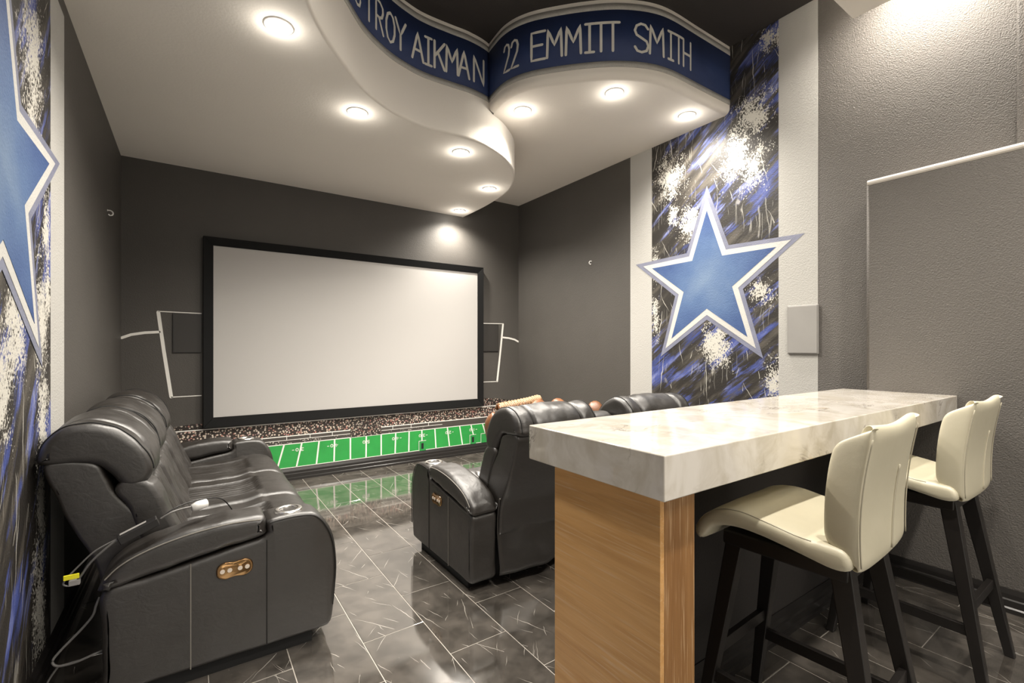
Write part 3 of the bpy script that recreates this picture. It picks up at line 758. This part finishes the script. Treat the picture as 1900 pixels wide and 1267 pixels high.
# small wall hooks
def hook(x, y, z, sgn, label):
    o = empty('wall_hook', (x, y, z), label, 'hook', 'small screw hooks')
    bm = bmesh.new(); lathe(bm, [(.0, 0), (.007, 0), (.007, .002), (0, .003)], n=10)
    bmesh.ops.rotate(bm, verts=bm.verts, cent=(0,0,0), matrix=Matrix.Rotation(sgn*math.pi/2, 3, 'Y')); obj('hook_plate', bm, M['white_plastic'], o)
    bm = bmesh.new(); tube(bm, catmull([(0, 0, .0), (sgn*.018, 0, .0), (sgn*.030, 0, -.012), (sgn*.028, 0, -.028), (sgn*.014, 0, -.034), (sgn*.006, 0, -.026)], 5), .0042, 7); obj('hook_wire', bm, M['white_plastic'], o, smooth=True)
hook(XL, 4.263, 2.26, 1, 'small white hook on the dark left wall')
hook(XR, 3.66, 2.24, -1, 'small white hook on the dark right wall')

# ------------------------------------------------------------------ reclining sofas
ARM_BODY = [(-.255,.058),(-.10,.056),(.15,.055),(.36,.055),(.49,.056),(.518,.075),(.530,.16),(.541,.28),(.541,.36),(.533,.43),(.516,.485),(.492,.53),(.468,.558),(.440,.577),(.39,.585),(.33,.585),(.265,.578),(.258,.55),(.25,.515),(.12,.492),(-.007,.470),(-.14,.450),(-.262,.428),(-.265,.30),(-.262,.15)]
ARM_CAP = [(-.266,.432),(-.13,.455),(-.007,.478),(.12,.498),(.248,.520),(.258,.545),(.256,.585),(.235,.602),(.14,.608),(.025,.600),(-.06,.585),(-.128,.567),(-.185,.545),(-.225,.520),(-.255,.490),(-.270,.458)]
SHELL = [(-.442,.873),(-.31,.862),(-.272,.80),(-.250,.745),(-.205,.68),(-.13,.58),(-.10,.45),(-.10,.30),(-.20,.26),(-.27,.30),(-.30,.47),(-.36,.60),(-.41,.74)]
HEAD = [(-.452,.878),(-.452,.915),(-.435,.955),(-.395,.995),(-.335,1.012),(-.265,.995),(-.20,.950),(-.155,.885),(-.138,.820),(-.150,.775),(-.185,.755),(-.225,.770),(-.262,.825),(-.305,.866),(-.37,.872)]
LUMBAR = [(-.245,.745),(-.222,.778),(-.180,.782),(-.142,.762),(-.115,.72),(-.085,.64),(-.05,.55),(-.01,.45),(-.04,.40),(-.12,.42),(-.17,.55),(-.21,.68)]
SEAT = [(-.10,.425),(-.02,.452),(.10,.452),(.24,.456),(.33,.474),(.41,.478),(.475,.462),(.525,.42),(.552,.35),(.556,.26),(.545,.16),(.525,.085),(.48,.065),(.42,.10),(.38,.28),(.10,.30),(-.08,.32)]

def edge_tube(parent, prof, y, off, mat, a, b, r=.0026, name='seam', crown=0.0, wr=0.0, wf=(8,16,8), t=0.5):
    """stitched seam following part of a profile (fractions a..b of its length)"""
    P = resample(catmull(prof, 8, True), 120); n = 120
    A = sum(P[i][0]*P[(i+1) % n][1]-P[(i+1) % n][0]*P[i][1] for i in range(n)); s = 1 if A > 0 else -1
    pts = []
    i0, i1 = int(a*n), int(b*n)
    for i in range(i0, i1+1):
        p = P[i % n]; dx = P[(i+1) % n][0]-P[(i-1) % n][0]; dz = P[(i+1) % n][1]-P[(i-1) % n][1]; l = math.hypot(dx, dz)
        d = off + crown*math.sin(math.pi*t)**.6 + wr*noise.noise(Vector((p[0]*wf[0], y*wf[1], p[1]*wf[2]))) + 0.5*wr*noise.noise(Vector((p[0]*wf[0]*2.3+7, y*wf[1]*2.3, p[1]*wf[2]*2.3)))
        pts.append((p[0]+s*dz/l*d, y, p[1]-s*dx/l*d))
    bm = bmesh.new(); tube(bm, pts, r, 5); return obj(name, bm, mat, parent, smooth=True)

def control_panel(parent, x, y, z, side):
    """pill-shaped bronze touch plate with four pale buttons on the arm's outer face"""
    bm = bmesh.new(); N = 40; prof = []
    for k in range(N):
        a = 2*math.pi*k/N; c, s = math.cos(a), math.sin(a)
        X = .064*math.copysign(abs(c)**.75, c); hh = .033-.008*math.cos(math.pi*min(abs(X)/.034, 1)) if abs(X) < .034 else .036
        prof.append((X, (.036 if abs(X) > .03 else .029+.007*(abs(X)/.03)**2)*math.copysign(abs(s)**.75, s)))
    rings = []
    for sc2, d in ((1.0, 0.0), (1.0, .005), (.93, .008), (.86, .006)):
        rings.append([bm.verts.new((x+px*sc2, y+side*d, z+pz*sc2)) for px, pz in prof])
    for A_, B_ in zip(rings, rings[1:]):
        for k in range(N): bm.faces.new((A_[k], A_[(k+1) % N], B_[(k+1) % N], B_[k]))
    bm.faces.new(rings[-1])
    o = obj('control_panel', bm, M['bronze'], parent, smooth=True, label='bronze touch plate with four pale buttons')
    for bx_ in (-.043, -.018, .018, .043):
        bm = bmesh.new()
        ring = [bm.verts.new((x+bx_+.0085*math.cos(2*math.pi*k/14), y+side*.0085, z+.0085*math.sin(2*math.pi*k/14))) for k in range(14)]
        ring2 = [bm.verts.new((x+bx_+.0085*math.cos(2*math.pi*k/14), y+side*.005, z+.0085*math.sin(2*math.pi*k/14))) for k in range(14)]
        bm.faces.new(ring)
        for k in range(14): bm.faces.new((ring[k], ring[(k+1) % 14], ring2[(k+1) % 14], ring2[k]))
        obj('button', bm, M['button'], o)

def cup_holder(parent, x, y, z):
    bm = bmesh.new(); lathe(bm, [(.037, -.012), (.037, .0025), (.041, .0055), (.050, .0055), (.056, .003), (.057, -.012)], (x, y, z), 32)
    o = obj('cup_holder', bm, M['chrome'], parent, smooth=True, label='brushed steel cup holder ring')
    bm = bmesh.new(); lathe(bm, [(.0, -.0035), (.037, -.003)], (x, y, z), 32); obj('cup_well', bm, M['cup'], o, smooth=True)

def make_arm(parent, y0, y1, outer):
    """outer = -1 when the visible face looks to -y, +1 for +y"""
    a = empty('arm', (0,0,0), None, None); a.parent = parent
    puffy('side_panel', ARM_BODY, y0, y1, .022, M['leather'], a, n=110, ny=6, wr=.0015)
    puffy('arm_pad', ARM_CAP, y0-.008, y1+.008, .034, M['leather'], a, n=90, ny=8, wr=.004, wf=(12, 10, 12))
    yf = y0 if outer < 0 else y1
    cup_holder(a, .352, (y0+y1)/2 - .005*outer*-1, .588)
    control_panel(a, .143, yf+outer*.0005, .412, outer)
    for x in (-.004, .258):          # stitched vertical seams of the outer face
        bm = bmesh.new(); zt = .468 if x < .1 else .50
        tube(bm, [(x, yf+outer*.0006, .062+(zt-.062)*k/14) for k in range(15)], .0022, 5); obj('seam', bm, M['seam'] if x < .1 else M['dark_seam'], a)
    bm = bmesh.new(); P = [p for p in catmull(ARM_CAP, 8, True)]
    pts = [(x, yf+outer*.003, z-.012) for x, z in resample(catmull([(.235,.602),(.14,.608),(.025,.600),(-.06,.585),(-.128,.567),(-.185,.545),(-.225,.520),(-.255,.490)], 8), 40, False)]
    tube(bm, pts, .0026, 5); obj('seam', bm, M['seam'], a)
    bm = bmesh.new(); pts = [(x, yf+outer*.001, z-.010) for x, z in resample(catmull([(.27,.580),(.33,.585),(.39,.585),(.44,.577),(.468,.558),(.492,.53),(.516,.485),(.533,.43),(.541,.36),(.541,.28),(.530,.16)], 8), 40, False)]
    pts = [(x-.009*max(0, (x-.42)/.12), y_, z) for x, y_, z in pts]
    tube(bm, pts, .0026, 5); obj('seam', bm, M['dark_seam'], a)
    return a

def rib(y0, y1, amp, frac, xr=None, zr=None):
    c = (y0+y1)/2; hw = (y1-y0)/2*frac; N = 7
    def f(x, y, z, nx, nz, t):
        d = abs(y-c)
        g = 0.0
        if xr and not (xr[0] < x < xr[1]): k = 0
        elif zr and not (zr[0] < z < zr[1]): k = 0
        else: k = 1
        if k and ((xr and nz > .4) or (zr and nx > .3)):
            if d < hw:
                g = -amp*(1-abs(math.sin(math.pi*N*(y-c+hw)/(2*hw)))**.7) - .008
            else:
                u = (d-hw)/max((y1-y0)/2-hw, 1e-4); g = .010*math.sin(math.pi*min(u, 1))
        return g
    return f

def make_seat(parent, y0, y1):
    s = empty('seat_unit', (0,0,0), None, None); s.parent = parent
    g = .004
    puffy('seat_cushion', SEAT, y0+g, y1-g, .035, M['leather'], s, n=110, ny=64, disp=rib(y0, y1, .014, .52, xr=(-.09, .335)), crown=.004, wr=.0035)
    puffy('back_cushion', LUMBAR, y0+g, y1-g, .018, M['leather'], s, n=90, ny=64, disp=rib(y0, y1, .013, .55, zr=(.44, .755)), crown=.006, wr=.004)
    w = y1-y0; ws = .125
    puffy('headrest', HEAD, y0+ws-.004, y1-ws+.004, .028, M['leather'], s, n=100, ny=20, crown=.018, wr=.008, wf=(7, 13, 7))
    puffy('headrest_wing', HEAD, y0+.002, y0+ws, .026, M['leather'], s, n=100, ny=8, crown=.008, wr=.007, wf=(8, 16, 8))
    puffy('headrest_wing', HEAD, y1-ws, y1-.002, .026, M['leather'], s, n=100, ny=8, crown=.008, wr=.007, wf=(8, 16, 8))
    for yy in (y0+ws-.002, y1-ws+.002, ):
        edge_tube(s, HEAD, yy, -.016, M['dark_seam'], .02, .50, .004)
    for yy in (y0+.029, y1-.029): edge_tube(s, HEAD, yy, .0012, M['under'], .02, .56, .0028, crown=.008, wr=.007, t=.22)
    for yy in (y0+.036, y1-.036): edge_tube(s, LUMBAR, yy, .0004, M['dark_seam'], .30, .62, .0020, crown=.006, wr=.004, wf=(9, 9, 9), t=.06)
    bm = bmesh.new(); tube(bm, [(-.452, y0+.02, .888), (-.455, (y0+y1)/2, .888), (-.452, y1-.02, .888)], .004, 5); obj('seam', bm, M['seam'], s)
    return s

def back_shell(parent, y0, y1):
    puffy('back_panel', SHELL, y0, y1, .014, M['leather'], parent, n=100, ny=26, wr=.004, wf=(6, 5, 6))

def rear_skirt(parent, y0, y1):
    """loose leather drop behind the seats, flared and creased towards the hem"""
    bm = bmesh.new(); NY, NZ = 48, 22; rows = []
    for j in range(NZ+1):
        t = j/NZ; z = .50-(.50-.075)*t; row = []
        for i in range(NY+1):
            y = y0+(y1-y0)*i/NY; e = min(i, NY-i)/NY
            x = -.285+.030*math.sin(math.pi*min(1, t*1.1))-.012*t
            x += -t*(.022*noise.noise(Vector((y*3.1, t*1.2, 2.0)))+.014*noise.noise(Vector((y*7.0+t*2, t*2.0, 5.0))))
            x -= .018*math.exp(-((y-y1+.06+.25*t)/.06)**2)*t
            row.append(bm.verts.new((x, y, z+(.014*noise.noise(Vector((y*3, 0, 9)))*t))))
        rows.append(row)
    for A_, B_ in zip(rows, rows[1:]):
        for i in range(NY): bm.faces.new((A_[i], A_[i+1], B_[i+1], B_[i]))
    o = obj('rear_skirt', bm, M['leather'], parent, smooth=True, label='creased loose leather drop at the back')
    m = o.modifiers.new('solid', 'SOLIDIFY'); m.thickness = .006
    bm = bmesh.new(); tube(bm, [(v.co.x-.003, v.co.y, v.co.z) for v in []] or [(-.285, y0, .50), (-.286, y1, .50)], .004, 5); obj('seam', bm, M['seam'], parent)

def base(parent, W):
    bx('base_frame', (-.18, .03, .0), (.44, W-.03, .30), M['under'], parent)

# three-seat sofa along the left wall
SW = 2.12
sofa = empty('reclining_sofa', (0, 2.18, 0), 'long black leather three-seat reclining sofa against the left wall', 'sofa')
make_arm(sofa, 0, .165, -1); make_arm(sofa, SW-.165, SW, 1)
for k in range(3): make_seat(sofa, .165+k*.597, .165+(k+1)*.597)
back_shell(sofa, .175, SW-.175); rear_skirt(sofa, .20, SW-.20); base(sofa, SW)

# two-seat theatre recliner with a console, its back to the bar
LW = 1.79
love = empty('reclining_loveseat', (2.995, 2.395, 0), 'black leather two-seat theatre recliner facing the screen, its back to the bar', 'sofa', rz=math.pi/2)
love.scale = (1, 1, .968)
make_arm(love, 0, .16, -1); make_arm(love, LW-.16, LW, 1)
make_seat(love, .16, .78); make_seat(love, 1.05, 1.63)
CONS = [(-.36,.80),(-.35,.87),(-.31,.915),(-.25,.925),(-.19,.895),(-.15,.82),(-.11,.70),(-.05,.50),(-.10,.42),(-.2,.5),(-.30,.66)]
puffy('console_back', CONS, .785, 1.045, .03, M['leather'], love, n=80, ny=10, crown=.006, wr=.004)
CBOX = [(-.08,.30),(-.06,.56),(.0,.60),(.20,.61),(.40,.60),(.50,.56),(.53,.48),(.54,.30),(.52,.08),(.40,.06),(.0,.06)]
puffy('console_box', CBOX, .787, 1.043, .02, M['leather'], love, n=90, ny=8, wr=.002)
cup_holder(love, .40, .835, .603); cup_holder(love, .40, .985, .603)
back_shell(love, .17, LW-.17); rear_skirt(love, .165, LW-.165); base(love, LW)

# ------------------------------------------------------------------ power adapter and cables on the sofa
ad = empty('power_adapter', (-.155, 2.235, .620), 'black power adapter lying across the near sofa arm, its cables trailing', 'adapter')
bm = bmesh.new(); box(bm, (-.062, -.024, -.002), (.062, .024, .029))
ab = obj('adapter_brick', bm, M['black_plastic'], ad, bevel=.004); ab.rotation_euler = (0, math.radians(-22), math.radians(6)); ab.location = (-.004, -.01, -.012)
bm = bmesh.new(); box(bm, (-.052, -.006, .0292), (.030, .012, .0298)); lab = obj('paper_label', bm, M['grey_grille'], ab)
bm = bmesh.new(); tube(bm, catmull([(.055, -.01, .028), (.09, -.005, .045), (.13, .02, .046), (.17, .045, .040)], 6), .0035, 6); obj('cable', bm, M['grey_cable'], ad, smooth=True)
bm = bmesh.new(); tube(bm, catmull([(.055, -.002, .024), (.10, .012, .055), (.18, .06, .06), (.26, .13, .03), (.31, .17, -.05), (.34, .22, -.115), (.40, .24, -.128)], 6), .0025, 6); obj('cable', bm, M['black_plastic'], ad, smooth=True)
bm = bmesh.new(); tube(bm, [(.155, .038, .036), (.175, .046, .040), (.205, .060, .042)], [.015, .019, .017], 10); obj('plug', bm, M['white_plastic'], ad, smooth=True, label='white plug')
bm = bmesh.new(); tube(bm, catmull([(-.058, -.012, -.012), (-.10, -.01, -.045), (-.145, .0, -.09), (-.175, .015, -.14), (-.19, .02, -.155)], 6), .004, 6); obj('cable', bm, M['grey_cable'], ad, smooth=True)
bm = bmesh.new(); tube(bm, catmull([(-.058, -.004, -.016), (-.13, .0, -.05), (-.18, .01, -.10), (-.21, .015, -.135), (-.22, .02, -.155), (-.205, .02, -.165), (-.185, .02, -.158)], 6), .003, 6); obj('cable', bm, M['grey_cable'], ad, smooth=True)
bm = bmesh.new(); box(bm, (-.218, .006, -.140), (-.176, .012, -.122)); obj('tag', bm, M['yellow'], ad, bevel=.002, label='bright yellow tag')
bm = bmesh.new(); box(bm, (-.205, .010, -.165), (-.175, .030, -.146)); obj('connector', bm, M['grey_grille'], ad, bevel=.002)
cb = empty('power_cord', (-.33, .08, 0), None, None); cb.parent = sofa; cb['label'] = 'thin grey power cord looping down behind the sofa arm'
bm = bmesh.new(); tube(bm, catmull([(.055, -.03, .40), (.045, -.03, .37), (.035, -.02, .335), (.0, .0, .285), (-.055, .01, .225), (-.075, .01, .195), (-.058, .0, .178), (-.01, -.02, .185), (.04, -.03, .20), (.062, -.02, .20)], 8), .0042, 7); obj('cord_loop', bm, M['grey_cable'], cb, smooth=True)
bm = bmesh.new(); tube(bm, catmull([(-.058, .0, .178), (-.09, .02, .12), (-.12, .04, .03), (-.125, .06, .004)], 8), .0035, 7); obj('cord_tail', bm, M['grey_cable'], cb, smooth=True)

# ------------------------------------------------------------------ glove-shaped lounge chair, mostly behind the recliner
gl = empty('glove_chair', (2.735, 3.52, 0), 'tan leather lounge chair shaped like a baseball glove, behind the black recliner', 'chair')
bm = bmesh.new(); NU, NV = 40, 14; rows = []
for j in range(NV+1):
    ph = j/NV; row = []
    for i in range(NU):
        a = 2*math.pi*i/NU; back = .5-.5*math.sin(a)      # 1 towards the viewer (-y)
        rim = .36+.30*back
        r = .45*(math.sin(ph*math.pi/2)**.75); z = .16+(rim-.16)*(1-math.cos(ph*math.pi/2))
        row.append(bm.verts.new((r*math.cos(a)*1.02, r*math.sin(a)*.92, z)))
    rows.append(row)
for A_, B_ in zip(rows, rows[1:]):
    for i in range(NU): bm.faces.new((A_[i], A_[(i+1) % NU], B_[(i+1) % NU], B_[i]))
bmesh.ops.remove_doubles(bm, verts=bm.verts, dist=1e-4)
o = obj('palm', bm, M['tan'], gl, smooth=True); m = o.modifiers.new('solid', 'SOLIDIFY'); m.thickness = .09; m.offset = 0
bm = bmesh.new(); lathe(bm, [(.0, 0.0), (.30, 0.0), (.34, .02), (.36, .10), (.33, .19), (.0, .20)], n=36); obj('base', bm, M['tan'], gl, smooth=True)
def finger(pts, r, name='finger'):
    P = catmull(pts, 8); n = len(P); rr = [r*(.35+.65*math.sin(math.pi*min(1, (i+.6)/(n*.16))/2)) if i < n*.16 else r*(1.0 if i < n*.84 else .3+.7*math.sin(math.pi*max(0, (n-i-.4))/(n*.16)/2)) for i in range(n)]
    bm = bmesh.new(); tube(bm, P, rr, 14); obj(name, bm, M['tan'], gl, smooth=True)
finger([(-.40, .10, .40), (-.52, -.02, .52), (-.585, -.10, .64), (-.555, -.16, .715)], .07)
finger([(-.36, -.38, .42), (-.36, -.40, .60), (-.30, -.34, .74), (-.18, -.24, .800)], .075)
finger([(-.08, -.50, .40), (-.08, -.48, .60), (-.05, -.40, .74), (-.02, -.26, .800)], .072)
finger([(.18, -.48, .40), (.20, -.46, .55), (.20, -.38, .68), (.18, -.28, .72)], .07)
finger([(.46, -.10, .35), (.58, -.06, .50), (.62, -.10, .66), (.585, -.18, .715)], .075, 'thumb')
# laced top rail between the outer fingers
bm = bmesh.new(); rail = catmull([(-.56, -.16, .775), (-.44, -.20, .795), (-.32, -.24, .815), (-.20, -.25, .835)], 10); tube(bm, rail, .045, 12); obj('top_rail', bm, M['tan'], gl, smooth=True)
bm = bmesh.new()
for ph in (0, math.pi):
    pts = []
    for i in range(90):
        t = i/89*(len(rail)-1); k = min(int(t), len(rail)-2); q = t-k; p = [rail[k][j]+(rail[k+1][j]-rail[k][j])*q for j in range(3)]
        a = i*.55*1.6+ph; pts.append((p[0], p[1]+.048*math.cos(a), p[2]+.048*math.sin(a)))
    tube(bm, pts, .009, 6)
obj('braided_lace', bm, M['lace'], gl, smooth=True)

# ------------------------------------------------------------------ bar
ct = empty('bar_counter', (.905, .69, 0), 'thick white veined marble bar counter running to the right wall', 'counter')
bm = bmesh.new(); box(bm, (0, 0, .940), (XK-.905-.001, .528, 1.050)); obj('marble_slab', bm, M['onyx'], ct, bevel=.004, seg=3)
po = empty('bar_post', (.94, .729, 0), 'golden oak end post carrying the near end of the marble counter', 'post')
bx('side_panel', (0, 0, 0), (.016, .40, .9395), M['oak_side'], po, bevel=.0015)
bx('front_panel', (.0165, .0, 0), (.140, .016, .9395), M['oak_front_shaded'], po, bevel=.0015)
bx('post_core', (.0168, .0165, 0), (.138, .399, .9392), M['oak_front_shaded'], po)

# ------------------------------------------------------------------ bar stools (built facing +x, turned to face the counter)
SSEAT = [(.016,.712),(.010,.738),(.026,.760),(.06,.765),(.14,.768),(.22,.782),(.30,.793),(.37,.783),(.42,.752),(.448,.712),(.452,.682),(.436,.668),(.414,.680),(.392,.712),(.35,.733),(.28,.738),(.16,.722),(.06,.704)]
def make_stool(loc, rz, label):
    s = empty('bar_stool', loc, label, 'stool', 'cream bar stools at the counter', rz)
    puffy('seat', SSEAT, -.220, .220, .020, M['cream'], s, n=96, ny=14, crown=.003, wr=.0015)
    for yy in (-.211, .211):
        edge_tube(s, SSEAT, yy, .001 if False else -.002, M['cream_seam'], .14, .56, .0013)
    # winged back
    NU, NV = 24, 16; bm = bmesh.new(); rows = []
    def P(u, t):
        au = abs(u); sg = 1 if u >= 0 else -1
        hw = .225-.016*(1-t)**2
        wing = .080*(1-abs(2*min(max(t, 0), 1)**1.0-1)**8)**.7+.012
        k = .74
        if au < k: yv = hw*au/k*.985; xv = -.006*(1-(au/k)**2)
        else:
            q = (au-k)/(1-k); yv = hw*(.985-.03*q); xv = wing*q**1.05
        lean = -.010-.034*t+.014*math.sin(math.pi*t)
        zt = .700+(1.098-.700)*t
        zt += t**6*(.004*math.exp(-((au-.80)/.3)**2)-.010*math.exp(-(au/.45)**2)) - (t**8)*.022*max(0, (au-.84)/.16)**1.5
        zt -= (1-t)**3*(.0)+(1-t)**4*.0
        if t < .25: zt += .035*(1-t/.25)*max(0, (au-.45)/.55)**2
        return (lean+xv, sg*yv, zt)
    TH = .040
    def Nn(u, t):
        h = .02
        du = Vector(P(min(u+h, 1), t))-Vector(P(max(u-h, -1), t)); dt = Vector(P(u, min(t+h, 1)))-Vector(P(u, max(t-h, 0)))
        n = du.cross(dt).normalized()
        if n.x < 0 and abs(u) < .5: n = -n
        elif abs(u) >= .5 and n.y*u > 0: n = -n          # always towards the sitter
        n.z *= .3
        return n.normalized()
    us = [-1+2*i/NU for i in range(NU+1)]; ts = [j/NV for j in range(NV+1)]
    outer, inner = [], []
    for t in ts:
        ro, ri = [], []
        for u in us:
            e = min(1.0, (1-abs(u))/.16); f = min(1.0, (1-t)/.09, t/.05+.2); k = math.sin(math.pi/2*min(1, e))*math.sin(math.pi/2*min(1, f))
            p = Vector(P(u, t)); n = Nn(u, t); m_ = p+n*TH*.5
            ro.append(bm.verts.new(m_-n*TH*.5*(.55+.45*k))); ri.append(bm.verts.new(m_+n*TH*.5*(.55+.45*k)))
        outer.append(ro); inner.append(ri)
    for A_, B_ in zip(outer, outer[1:]):
        for i in range(NU): bm.faces.new((A_[i], A_[i+1], B_[i+1], B_[i]))
    for A_, B_ in zip(inner, inner[1:]):
        for i in range(NU): bm.faces.new((A_[i+1], A_[i], B_[i], B_[i+1]))
    for i in range(NU):
        bm.faces.new((outer[0][i+1], outer[0][i], inner[0][i], inner[0][i+1])); bm.faces.new((outer[-1][i], outer[-1][i+1], inner[-1][i+1], inner[-1][i]))
    for j in range(NV):
        bm.faces.new((outer[j][0], outer[j+1][0], inner[j+1][0], inner[j][0])); bm.faces.new((outer[j+1][-1], outer[j][-1], inner[j][-1], inner[j+1][-1]))
    bk = obj('backrest', bm, M['cream'], s, smooth=True)
    m = bk.modifiers.new('round', 'SUBSURF'); m.levels = 1; m.render_levels = 2
    def seam(pts, r, mat, nm='seam'):
        b_ = bmesh.new(); tube(b_, pts, r, 6); obj(nm, b_, mat, bk, smooth=True)
    for u in (-.735, .735):
        seam([tuple(a+b for a, b in zip(P(u, .05+.87*k/20), (-.0002, 0, 0))) for k in range(21)], .0018, M['cream_seam'])
    seam([tuple(a+b for a, b in zip(P(-.22+.10*(1-k/16), .06+.60*k/16), (-.001, 0, 0))) for k in range(17)], .0036, M['cream_seam'], 'dart_seam')
    # under frame
    bx('seat_frame', (.03, -.165, .655), (.385, .165, .703), M['black_wood'], s, bevel=.008)
    tops = {'rl': (.055, .135), 'rr': (.055, -.135), 'fl': (.345, .135), 'fr': (.345, -.135)}
    feet = {'rl': (-.065, .212), 'rr': (-.065, -.212), 'fl': (.445, .205), 'fr': (.445, -.205)}
    def at(k, z):
        q = (z-.0)/.70; return (feet[k][0]+(tops[k][0]-feet[k][0])*q, feet[k][1]+(tops[k][1]-feet[k][1])*q)
    for k in tops:
        b_ = bmesh.new(); lv = [(.70, .027, .024), (.62, .026, .023), (.30, .021, .020), (0, .016, .016)]; rg = []
        for z, ax, ay in lv:
            cx, cy = at(k, z); rg.append([b_.verts.new((cx+dx*ax, cy+dy*ay, z)) for dx, dy in ((-1,-1),(1,-1),(1,1),(-1,1))])
        for A_, B_ in zip(rg, rg[1:]):
            for i in range(4): b_.faces.new((A_[i], A_[(i+1) % 4], B_[(i+1) % 4], B_[i]))
        b_.faces.new(rg[0]); b_.faces.new(rg[-1][::-1])
        obj('leg', b_, M['black_wood'], s, bevel=.004)
    def rung(a, b, z, hw=.010, hh=.020):
        pa, pb = Vector((*at(a, z), z)), Vector((*at(b, z), z)); d = (pb-pa).normalized(); n = Vector((-d.y, d.x, 0))
        b_ = bmesh.new(); va = []
        for p in (pa, pb):
            va.append([b_.verts.new(p+n*sx*hw+Vector((0, 0, sz*hh))) for sx, sz in ((-1,-1),(1,-1),(1,1),(-1,1))])
        for i in range(4): b_.faces.new((va[0][i], va[0][(i+1) % 4], va[1][(i+1) % 4], va[1][i]))
        b_.faces.new(va[0]); b_.faces.new(va[1][::-1]); obj('stretcher', b_, M['black_wood'], s, bevel=.002)
    rung('fl', 'fr', .30); rung('rl', 'rr', .30); rung('fl', 'rl', .22); rung('fr', 'rr', .22)
    return s
make_stool((1.634, .50, 0), math.pi/2+math.radians(3), 'nearer cream bar stool, beside the oak post, seat half under the counter')
make_stool((2.635, .49, 0), math.pi/2, 'farther cream bar stool, beside the grey right wall')
